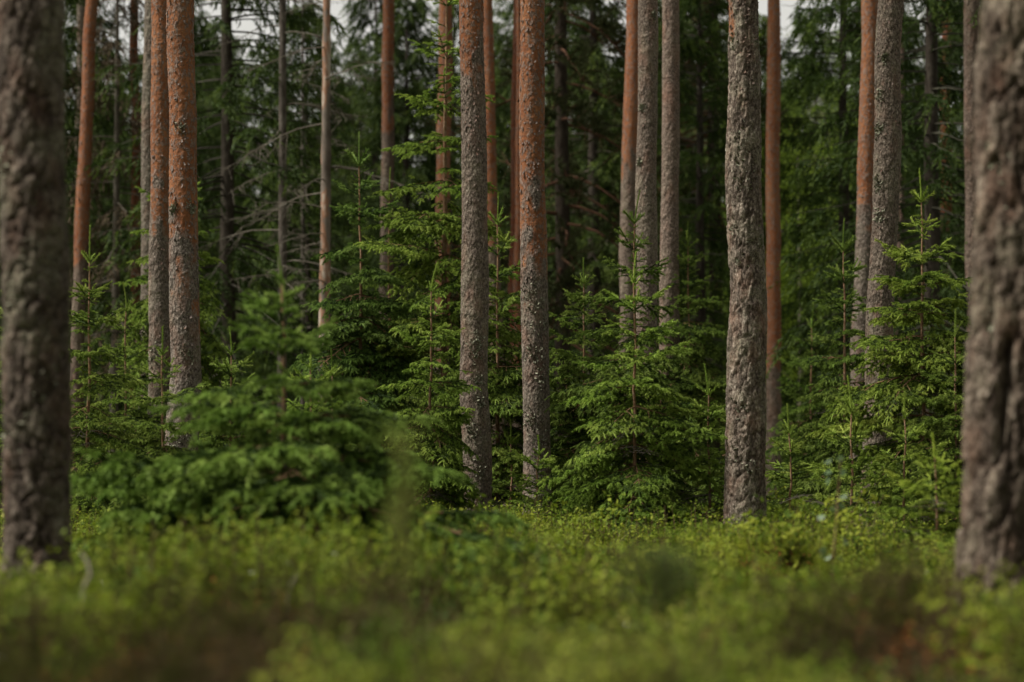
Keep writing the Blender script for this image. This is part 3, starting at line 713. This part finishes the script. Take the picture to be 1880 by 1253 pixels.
# ------------------------------------------------------------------ big dark spruces behind
def far_crown_mesh(seed, H, z0, rmax, nbr=250, ntw=24, mats=('far_old', 'far_new', 'spruce_bark'), hang=0.75, tri=18, bare=0.25, width=1.0, dens_top=1.0):
    rng = np.random.default_rng(seed); mb = MB()
    Bs, Ds, Ls, Ms = [], [], [], []
    for i in range(nbr):
        t = ((i + rng.random()) / nbr) ** 0.92; z = z0 + (H - z0) * t
        az = rng.uniform(0, 2 * PI); L = (rmax * (1 - t) ** 0.55 + 0.25) * rng.uniform(0.65, 1.12)
        s = np.linspace(0, 1, 6); sl = 0.15 + 0.4 * t - 0.35 * (1 - t); dr = rng.uniform(0.28, 0.5) * (1 - 0.6 * t)
        h = L * (sl * s - dr * s ** 1.6 + 0.22 * np.clip(s - 0.6, 0, 1))
        P = np.stack([np.cos(az) * s * L, np.sin(az) * s * L, z + h], -1)
        tube(mb, P, np.linspace(0.022, 0.004, 6) * (0.5 + L / 3), 3, 2)
        n = max(5, int(ntw * (0.35 + 0.65 * L / rmax)))
        q = rng.uniform(bare, 1.0, n) ** 0.9
        B = np.stack([np.interp(q, s, P[:, c]) for c in range(3)], -1)
        out = np.array((np.cos(az), np.sin(az), 0)); sd = np.array((-np.sin(az), np.cos(az), 0))
        D = unit(out * rng.uniform(0.2, 1.0, (n, 1)) + sd * rng.choice((-1, 1), (n, 1)) * rng.uniform(0.3, 1.0, (n, 1)) + np.array((0, 0, -1)) * rng.uniform(0.1, hang * 1.6, (n, 1)))
        Bs.append(B); Ds.append(D); Ls.append(rng.uniform(0.25, 0.62, n) * (0.5 + 0.5 * L / rmax)); Ms.append(q)
    B = np.concatenate(Bs); D = np.concatenate(Ds); L = np.concatenate(Ls); Q = np.concatenate(Ms)
    n = len(B); N = n * tri
    k = np.tile((np.arange(tri) + 0.5) / tri, n)[:, None]
    b = np.repeat(B, tri, 0); d = np.repeat(D, tri, 0); l = np.repeat(L, tri)[:, None]
    dd = d + np.array((0, 0, -0.5)) * k * hang
    c = b + dd * l * k
    e = unit(dd + rng.normal(0, 0.55, (N, 3))); w = unit(np.cross(e, rng.normal(0, 1, (N, 3))))
    ln = 0.115 * rng.uniform(0.6, 1.35, (N, 1)); wd = 0.0155 * width
    V = np.stack([c - w * wd, c + w * wd, c + e * ln], 1).reshape(-1, 3)
    F = np.arange(N)[:, None] * 3 + np.array([[0, 1, 2]])
    isn = (np.repeat(Q, tri) > 0.75) & (k[:, 0] > 0.55)
    mb.add(V, F[~isn], 0); mb.F.append((F[isn] + mb.n - len(V), 1))
    return mb.mesh('spruce_crown', [M[mats[0]], M[mats[1]], M[mats[2]]])

FAR = [far_crown_mesh(300 + i, H, z0, r) for i, (H, z0, r) in enumerate([(17, 0.8, 2.5), (15, 0.5, 2.3), (19, 1.6, 2.7), (13, 0.3, 2.1), (16, 2.4, 2.3)])]
FAR_H = [17, 15, 19, 13, 16]
DEADCROWN = far_crown_mesh(320, 12, 3.2, 1.5, 90, 14, ('dead_needle', 'dead_needle', 'grey_wood'), hang=1.0, tri=14, width=0.9)
LEAFY = None

def spruce_trunk_mesh(seed, H, r):
    rng = np.random.default_rng(seed); mb = MB(); n = 16; z = np.linspace(-0.2, H, n)
    w = np.cumsum(rng.normal(0, 0.025, n)); w -= np.linspace(w[0], w[-1], n)
    tube(mb, np.stack([w, w[::-1] * 0.7, z], -1), r * (1 - np.clip(z / H, 0, 0.98)) ** 0.8 + 0.01, 12)
    return mb.mesh('spruce_trunk', [M['spruce_bark']], True)
FAR_T = [spruce_trunk_mesh(340 + i, h - 0.3, 0.17) for i, h in enumerate(FAR_H)]

def far_spruce(label, px, d, v, rot, s=1.0, tint=(1, 1, 1), tt=(0.6, 0.58, 0.55), group='dark spruces in the wood behind'):
    x = float(at(px, 800, d)[0])
    t = thing('spruce_tree', label, 'spruce tree', (x, d, gz(x, d)), group)
    a = ob('trunk', FAR_T[v], t, color=tt); c = ob('crown', FAR[v], t, color=tint)
    for o in (a, c): o.rotation_euler = (0, 0, rot); o.scale = (s, s, s)
    return t

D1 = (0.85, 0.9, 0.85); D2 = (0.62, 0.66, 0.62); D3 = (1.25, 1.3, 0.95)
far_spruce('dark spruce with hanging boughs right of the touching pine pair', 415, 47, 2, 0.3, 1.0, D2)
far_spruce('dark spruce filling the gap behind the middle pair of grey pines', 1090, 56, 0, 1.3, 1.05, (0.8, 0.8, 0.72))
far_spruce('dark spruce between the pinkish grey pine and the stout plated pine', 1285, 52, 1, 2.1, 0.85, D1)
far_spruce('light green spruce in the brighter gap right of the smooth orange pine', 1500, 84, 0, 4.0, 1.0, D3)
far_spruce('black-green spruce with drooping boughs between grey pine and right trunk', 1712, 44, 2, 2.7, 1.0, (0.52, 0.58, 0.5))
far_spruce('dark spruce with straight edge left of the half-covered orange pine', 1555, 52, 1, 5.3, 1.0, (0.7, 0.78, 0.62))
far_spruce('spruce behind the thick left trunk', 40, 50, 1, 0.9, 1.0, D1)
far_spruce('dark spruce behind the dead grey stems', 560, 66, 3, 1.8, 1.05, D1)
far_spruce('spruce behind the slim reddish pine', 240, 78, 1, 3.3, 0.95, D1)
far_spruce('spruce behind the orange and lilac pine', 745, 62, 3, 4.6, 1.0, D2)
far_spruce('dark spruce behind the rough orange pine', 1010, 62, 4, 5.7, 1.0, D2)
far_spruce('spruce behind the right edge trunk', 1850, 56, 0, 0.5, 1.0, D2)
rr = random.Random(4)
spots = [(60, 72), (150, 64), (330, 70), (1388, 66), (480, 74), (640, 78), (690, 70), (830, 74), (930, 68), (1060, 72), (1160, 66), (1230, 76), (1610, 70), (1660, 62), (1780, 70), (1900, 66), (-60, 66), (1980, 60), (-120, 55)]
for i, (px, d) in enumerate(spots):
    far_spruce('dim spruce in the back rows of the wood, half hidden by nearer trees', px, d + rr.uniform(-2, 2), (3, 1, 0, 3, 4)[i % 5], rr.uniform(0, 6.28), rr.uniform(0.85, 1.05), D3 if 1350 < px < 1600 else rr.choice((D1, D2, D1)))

# dead grey stems with bare branches, left of centre
def dead_branch_mesh(seed, L):
    rng = np.random.default_rng(seed); mb = MB(); k = 8; s = np.linspace(0, 1, k)
    P = np.stack([s * L, np.cumsum(rng.normal(0, 0.03, k)) * L, L * (0.10 * s - 0.45 * s ** 2 + 0.15 * s ** 4) + np.cumsum(rng.normal(0, 0.012, k))], -1)
    tube(mb, P, np.linspace(0.016, 0.004, k), 4)
    for j in range(11):
        q = rng.uniform(0.25, 1); b = np.array([np.interp(q, s, P[:, c]) for c in range(3)]); l = rng.uniform(0.15, 0.5) * L * 0.6
        d = unit(np.array((rng.uniform(0.1, 1), rng.choice((-1, 1)) * rng.uniform(0.3, 1), rng.uniform(-0.9, 0.1))))
        Q = np.stack([b, b + d * l * 0.5, b + d * l + np.array((0, 0, -0.12 * l))])
        tube(mb, Q, (0.007, 0.005, 0.003), 3)
        for m in range(3):
            f = rng.uniform(0.3, 1); c = b + d * l * f; dd = unit(d + rng.normal(0, 0.7, 3)); tube(mb, np.stack([c, c + dd * l * 0.35]), (0.004, 0.002), 3)
    return mb.mesh('dead_branch', [M['grey_wood']], True)
DEADB = [dead_branch_mesh(400 + i, L) for i, L in enumerate((1.5, 1.9, 1.2, 1.7, 1.4))]

def dead_spruce(label, pts, d, seed, mat, n, zlo, group='dead bare-branched stems'):
    rng = np.random.default_rng(seed)
    W = np.array([[*at(px, py, d), w * d / FPX / 2] for px, py, w in pts]); W = W[np.argsort(W[:, 2])]
    sl = (W[-1] - W[0]) / (W[-1, 2] - W[0, 2]); b = W[0] - sl * W[0, 2]; b[3] = W[0, 3] * 1.15
    top = W[-1] + sl * 3; top[3] = W[-1, 3] * 0.6
    x = float(b[0]); z0 = gz(x, d)
    path = np.array([b - np.array((0, 0, 0.3, 0)), b, *W, top]) - np.array((x, d, z0, 0)); path = path[np.argsort(path[:, 2])]
    zz = np.linspace(path[0, 2], path[-1, 2], 60); P = np.stack([np.interp(zz, path[:, 2], path[:, c]) for c in range(2)] + [zz], -1)
    R = np.interp(zz, path[:, 2], path[:, 3]) * (1 + rng.normal(0, 0.05, 60)) * (1 + 0.35 * np.exp(-np.clip(zz, 0, None) / 0.2))
    t = thing('dead_spruce', label, 'dead tree', (x, d, z0), group)
    mb = MB(); tube(mb, P, R, 14); ob('trunk', mb.mesh('dead_trunk', [mat], True), t)
    for i in range(n):
        z = rng.uniform(zlo, zz[-1] - 0.2)
        o = ob('dead_branch', DEADB[int(rng.integers(5))], t)
        o.location = (float(np.interp(z, zz, P[:, 0])), float(np.interp(z, zz, P[:, 1])), z)
        s = rng.uniform(0.6, 1.15); o.scale = (s, s, s)
        o.rotation_euler = (rng.normal(0, 0.2), rng.normal(-0.05, 0.2), rng.uniform(0, 2 * PI))
    return t
dead_spruce('grey dead stem with sagging bare branches, left of the pale snag', [(519, -60, 13), (519, 0, 13), (519, 420, 16), (518, 620, 17)], 45.5, 31, M['spruce_bark'], 40, 3.0)
dead_spruce('pale snag with peeling white and orange bark and bare branches', [(600, -60, 14), (600, 0, 14), (598, 420, 19), (596, 545, 21)], 43.5, 32, M['snag_bark'], 36, 3.0)
dead_spruce('thin dark stem between the two dead stems', [(556, 200, 6), (556, 420, 7), (556, 600, 8)], 55, 33, M['spruce_bark'], 26, 2.0)

def dead_crowned(label, px, d, rot, s):
    x = float(at(px, 800, d)[0]); t = thing('withered_spruce', label, 'dead tree', (x, d, gz(x, d)), 'withered brown spruces')
    mb = MB(); tube(mb, [(0, 0, -0.2), (0.03, 0, 5), (0, 0.02, 11.5)], (0.11, 0.08, 0.02), 10); ob('trunk', mb.mesh('withered_trunk', [M['grey_wood']], True), t)
    c = ob('crown', DEADCROWN, t); c.rotation_euler = (0, 0, rot)
    t.scale = (s, s, s)
dead_crowned('withered brown spruce with hanging twigs left of the slim reddish pine', 208, 49, 0.4, 1.0)

# old pine with low sagging red limbs behind the middle
def limbed_pine(label, px, d, seed, zlo, zhi, r, tint):
    x = float(at(px, 800, d)[0]); t = thing('pine_tree', label, 'pine tree', (x, d, gz(x, d)), 'broad pines in the wood behind')
    mb = MB(); tube(mb, [(0, 0, -0.2), (0.05, 0, 5), (0, 0.05, 10), (0.1, 0, 17)], (0.18, 0.16, 0.13, 0.04), 12); ob('trunk', mb.mesh('limbed_trunk', [M['spruce_bark']], True), t, color=(0.55, 0.5, 0.46))
    me = pine_crown_mesh(seed, zlo, zhi, r, 22, sag=0.45, nl=60, nneed=42, tsize=1.0)
    ob('crown', me, t, color=tint)
limbed_pine('broad dark pine with sagging reddish limbs right of the rough orange pine', 1030, 50, 51, 3.2, 15, 2.6, (0.85, 0.85, 0.8))
limbed_pine('pine with bent brown limbs right of the pinkish grey pine', 1312, 57, 52, 6.5, 15, 2.4, (0.95, 0.9, 0.8))

# bright birch foliage glimpsed at the back
def leafy_mesh(seed, z0, z1, r, n=260, lv=70):
    rng = np.random.default_rng(seed); mb = MB()
    for i in range(18):
        z = rng.uniform(z0 - 1, z1 - 1); az = rng.uniform(0, 6.28); L = r * rng.uniform(0.5, 1)
        tube(mb, [(0, 0, z), (np.cos(az) * L * .5, np.sin(az) * L * .5, z + .5 * L), (np.cos(az) * L, np.sin(az) * L, z + .7 * L)], (0.03, 0.02, 0.006), 3, 1)
    for i in range(n):
        u = unit(rng.normal(0, 1, 3)) * rng.random() ** 0.4; c = np.array((u[0] * r, u[1] * r, (z0 + z1) / 2 + u[2] * (z1 - z0) / 2))
        p = c + rng.normal(0, 0.28, (lv, 3)) * (1, 1, 0.8)
        a = unit(rng.normal(0, 1, (lv, 3)) + (0, 0, -0.5)); b = unit(np.cross(a, rng.normal(0, 1, (lv, 3))))
        V = np.stack([p, p + a * .03 + b * .02, p + a * .065, p + a * .03 - b * .02], 1).reshape(-1, 3)
        mb.add(V, np.arange(lv)[:, None] * 4 + np.array([[0, 1, 2, 3]]), 0)
    return mb.mesh('birch_crown', [M['leafy'], M['grey_wood']])
LEAFY = leafy_mesh(61, 2.0, 11.0, 2.2)
for px, d, s, rot, lb in ((1468, 55, 0.8, 0, 'bright leafy birch glimpsed between the smooth orange pine and dark spruces'), (1525, 66, 1.0, 2, 'leafy birch farther back in the bright gap on the right'),
                          (660, 84, 1.0, 4, 'leafy birch glimpsed behind the bare branches of the snag')):
    x = float(at(px, 800, d)[0]); t = thing('birch_tree', lb, 'birch tree', (x, d, gz(x, d)), 'birches at the back of the wood')
    mb = MB(); tube(mb, [(0, 0, -0.2), (0.06, 0, 4), (0, 0, 10)], (0.11, 0.08, 0.02), 10); ob('trunk', mb.mesh('birch_trunk', [M['pale_wood']], True), t)
    c = ob('crown', LEAFY, t, color=(1.45, 1.4, 1.1)); c.rotation_euler = (0, 0, rot); t.scale = (s, s, s)

# ------------------------------------------------------------------ scattering for what nobody could count
def scatter(name, label, meshes, pts, rot, scl, idx, kind='stuff', colors=None):
    col = bpy.data.collections.new(name + '_sources')
    for i, me in enumerate(meshes):
        o = bpy.data.objects.new('%s_source_%02d' % (name, i), me); col.objects.link(o)
        if colors: o.color = (*colors[i], 1)
    me = bpy.data.meshes.new(name); me.vertices.add(len(pts)); me.vertices.foreach_set('co', np.asarray(pts, np.float32).ravel())
    a = me.attributes.new('rot', 'FLOAT_VECTOR', 'POINT'); a.data.foreach_set('vector', np.asarray(rot, np.float32).ravel())
    a = me.attributes.new('scl', 'FLOAT', 'POINT'); a.data.foreach_set('value', np.asarray(scl, np.float32))
    a = me.attributes.new('idx', 'INT', 'POINT'); a.data.foreach_set('value', np.asarray(idx, np.int32))
    o = ob(name, me, kind=kind); o['label'] = label
    ng = bpy.data.node_groups.new(name + '_nodes', 'GeometryNodeTree')
    ng.interface.new_socket('Geometry', in_out='INPUT', socket_type='NodeSocketGeometry')
    ng.interface.new_socket('Geometry', in_out='OUTPUT', socket_type='NodeSocketGeometry')
    N = ng.nodes; gi = N.new('NodeGroupInput'); go = N.new('NodeGroupOutput'); ip = N.new('GeometryNodeInstanceOnPoints'); ci = N.new('GeometryNodeCollectionInfo')
    ci.inputs['Collection'].default_value = col; ci.inputs['Separate Children'].default_value = True; ci.inputs['Reset Children'].default_value = True
    def na(nm, dt):
        x = N.new('GeometryNodeInputNamedAttribute'); x.data_type = dt; x.inputs['Name'].default_value = nm
        return next(s for s in x.outputs if s.name == 'Attribute' and s.enabled)
    e2r = N.new('FunctionNodeEulerToRotation')
    l = ng.links.new
    l(gi.outputs[0], ip.inputs['Points']); l(ci.outputs[0], ip.inputs['Instance']); ip.inputs['Pick Instance'].default_value = True
    l(na('idx', 'INT'), ip.inputs['Instance Index']); l(na('rot', 'FLOAT_VECTOR'), e2r.inputs[0]); l(e2r.outputs[0], ip.inputs['Rotation']); l(na('scl', 'FLOAT'), ip.inputs['Scale'])
    l(ip.outputs[0], go.inputs[0])
    md = o.modifiers.new('scatter', 'NODES'); md.node_group = ng
    return o

# the wood goes on behind: one mass of spruces beyond the ones that can be told apart
rng = np.random.default_rng(77)
pts, rot, scl, idx = [], [], [], []
for i in range(215):
    d = rng.uniform(84, 125); x = rng.uniform(-0.27, 0.27) * d
    pts.append((x, d, 0)); rot.append((0, 0, rng.uniform(0, 6.28))); scl.append(rng.uniform(0.7, 1.1)); idx.append(int(rng.integers(0, 4)))
scatter('far_wood', 'far dark spruce wood closing the view', FAR[:4], pts, rot, scl, idx, colors=[(0.8, 0.85, 0.8)] * 4)

rng = np.random.default_rng(78); pts, rot, scl, idx = [], [], [], []
for i in range(110):
    a = rng.uniform(math.radians(35), math.radians(325)); r = rng.uniform(30, 52)
    pts.append((math.sin(a) * r, 8 + math.cos(a) * r, 0)); rot.append((0, 0, rng.uniform(0, 6.28))); scl.append(rng.uniform(0.7, 1.05)); idx.append(int(rng.integers(0, 4)))
scatter('surrounding_wood', 'spruce wood going on round the clearing', FAR[:4], pts, rot, scl, idx)

# ------------------------------------------------------------------ shrubs of the forest floor
def leaf_clump(seed, h, rad, stems, leaves, size, leafmat, stemmat='heather_stem', upright=0.6):
    rng = np.random.default_rng(seed); mb = MB()
    for s in range(stems):
        az = rng.uniform(0, 6.28); r0 = rad * rng.random() ** 0.5; hh = h * rng.uniform(0.6, 1.1)
        b = np.array((np.cos(az) * r0, np.sin(az) * r0, -0.03)); e = b + np.array((np.cos(az) * rad * 0.5 * rng.random(), np.sin(az) * rad * 0.5 * rng.random(), hh))
        tube(mb, [b, (b + e) / 2 + rng.normal(0, 0.012, 3), e], (0.003, 0.0022, 0.0012), 3, 1)
        n = leaves; t = rng.uniform(0.3, 1.03, n)[:, None]; c = b + (e - b) * t + rng.normal(0, 0.028, (n, 3)) * (1, 1, 0.6)
        a = unit(rng.normal(0, 1, (n, 3)) * (1, 1, 0.6) + (0, 0, 0.35)); w = unit(np.cross(a, rng.normal(0, 1, (n, 3)) + (0, 0, 1.2)))
        w = unit(np.cross(np.cross(a, (0, 0, 1.0)) + 1e-4, a)); w = unit(np.cross(a, w) + rng.normal(0, 0.35, (n, 3)))
        L = size * rng.uniform(0.7, 1.25, (n, 1))
        V = np.stack([c, c + a * L * .45 + w * L * .3, c + a * L, c + a * L * .45 - w * L * .3], 1).reshape(-1, 3)
        mb.add(V, np.arange(n)[:, None] * 4 + np.array([[0, 1, 2, 3]]), 0)
    return mb.mesh('shrub_clump', [M[leafmat], M[stemmat]])

def heather_clump(seed, h, rad, stems, leafmat='heather', ll=0.011):
    rng = np.random.default_rng(seed); mb = MB()
    P0, P1 = [], []
    for s in range(stems):
        az = rng.uniform(0, 6.28); r0 = rad * 0.35 * rng.random() ** 0.5; hh = h * rng.uniform(0.55, 1.1); sp = rad * rng.uniform(0.2, 1.0)
        b = np.array((np.cos(az) * r0, np.sin(az) * r0, -0.03)); e = b + np.array((np.cos(az) * sp, np.sin(az) * sp, hh)); m_ = b * 0.4 + e * 0.6 + rng.normal(0, 0.015, 3)
        tube(mb, [b, m_, e], (0.003, 0.002, 0.001), 3, 1)
        P0 += [m_ * .6 + b * .4, m_, ]; P1 += [m_, e]
        for k in range(4):
            c = m_ + (e - m_) * rng.random(); d = unit(e - m_ + rng.normal(0, 0.09, 3)); q = c + d * h * rng.uniform(0.12, 0.3)
            P0.append(c); P1.append(q)
    P0 = np.array(P0); P1 = np.array(P1); twigs(mb, P0, P1, np.full(len(P0), 0.0012), 1); needles(mb, P0, P1, 22, ll, 0.004, rng, 0)
    return mb.mesh('heather_clump', [M[leafmat], M['heather_stem']])

def grass_tuft(seed, h, n, mat='grass'):
    rng = np.random.default_rng(seed); mb = MB()
    for i in range(n):
        az = rng.uniform(0, 6.28); l = h * rng.uniform(0.5, 1.1); o = np.array((np.cos(az), np.sin(az), 0)); b = o * 0.03 * rng.random(); sd = np.array((-np.sin(az), np.cos(az), 0)) * 0.0022
        p1 = b + o * l * .15 + (0, 0, l * .6); p2 = b + o * l * .5 * rng.uniform(0.4, 1.2) + (0, 0, l * rng.uniform(0.7, 0.95))
        mb.add([b - sd, b + sd, p1 + sd, p1 - sd, p2], [[0, 1, 2, 3]]); mb.F.append((np.array([[3, 2, 4]]) + mb.n - 5, 0))
    return mb.mesh('grass_tuft', [M[mat]])

BILB = [leaf_clump(500 + i, 0.30, 0.13, 9, 22, 0.026, 'bilberry') for i in range(5)]
BIGB = [leaf_clump(510 + i, 0.36, 0.17, 12, 24, 0.036, 'bilberry') for i in range(3)]
LING = [leaf_clump(520 + i, 0.17, 0.12, 8, 20, 0.022, 'lingon') for i in range(3)]
YELL = [leaf_clump(530 + i, 0.20, 0.12, 6, 16, 0.028, 'yellowleaf') for i in range(2)]
RUST = [leaf_clump(540 + i, 0.16, 0.13, 7, 18, 0.024, 'rust') for i in range(2)]
HEAT = [heather_clump(550 + i, 0.34, 0.14, 10) for i in range(4)]
DEAH = [heather_clump(570 + i, 0.30, 0.14, 10, 'dead_heather') for i in range(3)]
GRAS = [grass_tuft(560 + i, 0.3, 24) for i in range(2)]

def cover(name, label, meshes, n, dens, dmin, dmax, seed, s=(0.75, 1.2), tilt=0.12):
    """n candidates spread over the wedge the camera looks along; dens(x, y) is the chance each is kept."""
    rng = np.random.default_rng(seed)
    d = np.sqrt(rng.uniform(dmin ** 2, dmax ** 2, n)); x = rng.uniform(-1, 1, n) * (0.26 * d + 1.2)
    k = rng.random(n) < dens(x, d); x, d = x[k], d[k]; n = len(x)
    sc = rng.uniform(*s, n) * (0.5 + 1.05 * patch(x, d, 1.3, 71) ** 1.4) * (0.6 + 0.4 * sstep(5.0, 10.5, d))
    pts = np.stack([x, d, ground_z(x, d)], -1); rot = np.stack([rng.normal(0, tilt, n), rng.normal(0, tilt, n), rng.uniform(0, 6.28, n)], -1)
    return scatter(name, label, meshes, pts, rot, sc, rng.integers(0, len(meshes), n))

patch = lambda x, y, f, o: lat2(np.asarray(x) * f + o, np.asarray(y) * f + o * 1.7)
cover('tall_bilberry', 'taller bilberry in leafy mounds', BIGB, 5200, lambda x, y: np.clip(0.7 * sstep(0.56, 0.72, patch(x, y, 0.55, 83)) * sstep(6.0, 8.5, y) + sum(np.exp(-(((x - hx) / hr) ** 2 + ((y - hy) / (hr * 1.3)) ** 2) * 1.3) for hx, hy, hr, hh in HUMMOCKS), 0, 1), 5.5, 30, 18, (0.7, 1.15), 0.2)
def kind_at(x, y):
    return lat2(x * 1.9 + 5, y * 1.25 + 2) * 0.75 + lat2(x * 4.1, y * 2.6 + 8) * 0.25 + np.clip(x / y * 0.8, -0.07, 0.12) - 0.26 * sstep(7.0, 4.8, y)
def band(k, a, b): return sstep(a - 0.02, a + 0.02, k) * (1 - sstep(b - 0.02, b + 0.02, k))
near = lambda y: 1 - sstep(8.5, 11.5, y)
def left_dark(x, y): return sstep(0.02, -0.10, x / y)                      # heather and bare patches lie towards the left
cover('bilberry_shrubs', 'fresh green bilberry shrubs covering the forest floor', BILB, 10000,
      lambda x, y: (1 - near(y)) * np.clip(0.04 + 1.1 * sstep(0.36, 0.56, patch(x, y, 0.8, 3)), 0, 1) + near(y) * (0.05 + 0.95 * band(kind_at(x, y), 0.47, 0.68)), 3.0, 34, 11, (0.85, 1.3))
cover('lingonberry_shrubs', 'low dark lingonberry between the bilberry shrubs', LING, 6500, lambda x, y: 0.25 + 0.6 * patch(x, y, 0.9, 13), 3.0, 34, 12)
cover('yellow_green_shrubs', 'yellow-green low leaves catching the light on the right', YELL, 5000,
      lambda x, y: (1 - near(y)) * sstep(0.5, 0.8, patch(x, y, 1.0, 23)) * (0.25 + 0.75 * sstep(0.0, 0.12, x / y)) + near(y) * band(kind_at(x, y), 0.62, 2), 3.2, 24, 13, (0.9, 1.5))
cover('rusty_litter', 'rusty brown dead leaves and sprigs in patches', RUST, 4000,
      lambda x, y: np.clip(0.8 * sstep(0.6, 0.78, patch(x, y, 0.8, 37)) + 1.5 * np.exp(-(((x - 1.47) / 0.28) ** 2 + ((y - 9.1) / 0.7) ** 2)) + 0.8 * np.exp(-(((x + 2.2) / 0.5) ** 2 + ((y - 10.4) / 1.0) ** 2)), 0, 1), 3.2, 24, 14)
cover('heather', 'dark olive heather in the blurred foreground', HEAT, 5200,
      lambda x, y: near(y) * (0.04 + 0.96 * band(kind_at(x, y), -1, 0.40)) + 0.03, 2.3, 20, 15, (0.7, 1.15))
cover('dead_heather', 'grey-brown withered heather in the blurred foreground', DEAH, 4200,
      lambda x, y: near(y) * 0.9 * band(kind_at(x, y), 0.385, 0.475), 2.6, 13, 19, (0.8, 1.2))
cover('dry_grass', 'thin pale dry grass among the shrubs', GRAS, 2600, lambda x, y: sstep(0.45, 0.8, patch(x, y, 0.8, 53)) * 0.8, 3.0, 26, 16)

def flower_mesh(seed):
    rng = np.random.default_rng(seed); mb = MB(); h = rng.uniform(0.26, 0.36)
    tube(mb, [(0, 0, 0), (0.01, 0, h * .5), (0.012, 0.01, h)], (0.0015, 0.0012, 0.001), 3, 1)
    for k in range(7):
        a = k * 2 * PI / 7; c = np.array((0.012, 0.01, h)); d = np.array((math.cos(a), math.sin(a), 0.15)) * 0.012; w = np.array((-math.sin(a), math.cos(a), 0)) * 0.005
        mb.add([c, c + d * .6 + w, c + d, c + d * .6 - w], [[0, 1, 2, 3]], 0)
    return mb.mesh('white_flower', [M['flower'], M['heather_stem']])
cover('white_flowers', 'tiny white flowers dotted over the shrubs', [flower_mesh(i) for i in range(3)], 300, lambda x, y: 0.2 + 0.6 * sstep(0.4, 0.8, patch(x, y, 0.6, 61)), 7.0, 22, 17, (0.7, 1.0), 0.25)

# ------------------------------------------------------------------ single plants and twigs in the foreground
def seedling(label, px, tip_y, d, seed, h_fol, w, group=None, nneed=60, mat='seedling'):
    rng = np.random.default_rng(seed); tip = at(px, tip_y, d); x = float(tip[0]); z0 = gz(x, d); H = tip[2] - z0
    t = thing('pine_seedling', label, 'seedling', (x, d, z0), group)
    mb = MB(); P = np.stack([np.array((0.10 * (1 - s) ** 2 * rng.choice((-1, 1)), 0, s * H)) for s in np.linspace(-0.05, 1, 6)]); P[:, 0] = np.abs(P[:, 0]); tube(mb, P, np.linspace(0.006, 0.003, 6), 6)
    ob('stem', mb.mesh('seedling_stem', [M['heather_stem']], True), t)
    P0, P1 = [], []
    for i in range(26):
        z = H - h_fol * rng.random() * 0.85; az = rng.uniform(0, 6.28); b = np.array((0, 0, z)); e = b + np.array((np.cos(az) * w * rng.uniform(0.4, 1), np.sin(az) * w * rng.uniform(0.4, 1), h_fol * rng.uniform(0.15, 0.4)))
        P0.append(b); P1.append(e)
    P0.append(np.array((0, 0, H - h_fol))); P1.append(np.array((0, 0, H)))
    P0 = np.array(P0); P1 = np.array(P1); mb = MB(); twigs(mb, P0, P1, np.full(len(P0), 0.002), 1); needles(mb, P0, P1, nneed, 0.035, 0.003, rng, 0)
    ob('needles', mb.mesh('seedling_needles', [M[mat], M['twig']]), t)
seedling('blurred dark pine seedling with a pale crooked stem in the foreground', 1210, 1030, 6.0, 71, 0.15, 0.12, 'pine seedlings in the foreground')
seedling('tall thin blurred seedling sticking up into the spruce boughs in front', 742, 866, 4.6, 72, 0.30, 0.04, 'pine seedlings in the foreground', 16, 'new')

def sapling(label, px, tip_y, d, seed):
    rng = np.random.default_rng(seed); tip = at(px, tip_y, d); x = float(tip[0]); z0 = gz(x, d); H = tip[2] - z0
    t = thing('aspen_sapling', label, 'sapling', (x, d, z0))
    mb = MB(); tube(mb, [(-0.04, 0, -0.05), (-0.03, 0, H * .4), (0.0, 0, H * .75), (0.02, 0, H)], (0.006, 0.005, 0.004, 0.002), 5); ob('stem', mb.mesh('sapling_stem', [M['stem']], True), t)
    s = 0.024; th = np.linspace(0, 2 * PI, 9)[:-1]
    lv = np.stack([s * np.cos(th) + s, s * 0.9 * np.sin(th), 0.004 * np.cos(2 * th)], -1); lm = mesh_from('leaf', lv, [(np.arange(8)[None, :4], 0), (np.array([[4, 5, 6, 7]]), 0), (np.array([[0, 3, 4, 7]]), 0)], [M['aspen']])
    for i in range(17):
        o = ob('leaf', lm, t); z = H * rng.uniform(0.45, 1.02); az = rng.uniform(0, 6.28); r = rng.uniform(0.01, 0.085)
        o.location = (math.cos(az) * r, math.sin(az) * r, z); o.rotation_euler = (rng.normal(0, 0.7), rng.normal(0.3, 0.5), az)
sapling('thin sapling with round blue-green leaves in front of the low spruces at right', 1537, 842, 13.5, 73)

def twig(label, pts, d, r, seed):
    P = np.array([at(px, py, d + k * 0.03) for k, (px, py) in enumerate(pts)]); b = P[0].copy()
    b[2] = gz(b[0], d); mb = MB(); P = np.concatenate([[b - (0, 0, 0.02)], P]) - b
    tube(mb, P, np.linspace(r, r * 0.5, len(P)), 6)
    o = ob('dry_twig', mb.mesh('dry_twig', [M['pale_wood']], True)); o.location = b; o['label'] = label; o['category'] = 'twig'; o['group'] = 'pale dry twigs standing in the shrubs'
twig('crooked pale twig standing below the thick left trunk', [(151, 1105), (155, 1075), (166, 1055), (160, 1030), (148, 1015)], 9.5, 0.008, 1)
twig('slanting grey twig below the left end of the spruce boughs', [(527, 1095), (536, 1070), (545, 1052)], 9.5, 0.006, 3)

print('TRIS', sum(len(m.loops) - 2 * len(m.polygons) for m in bpy.data.meshes))
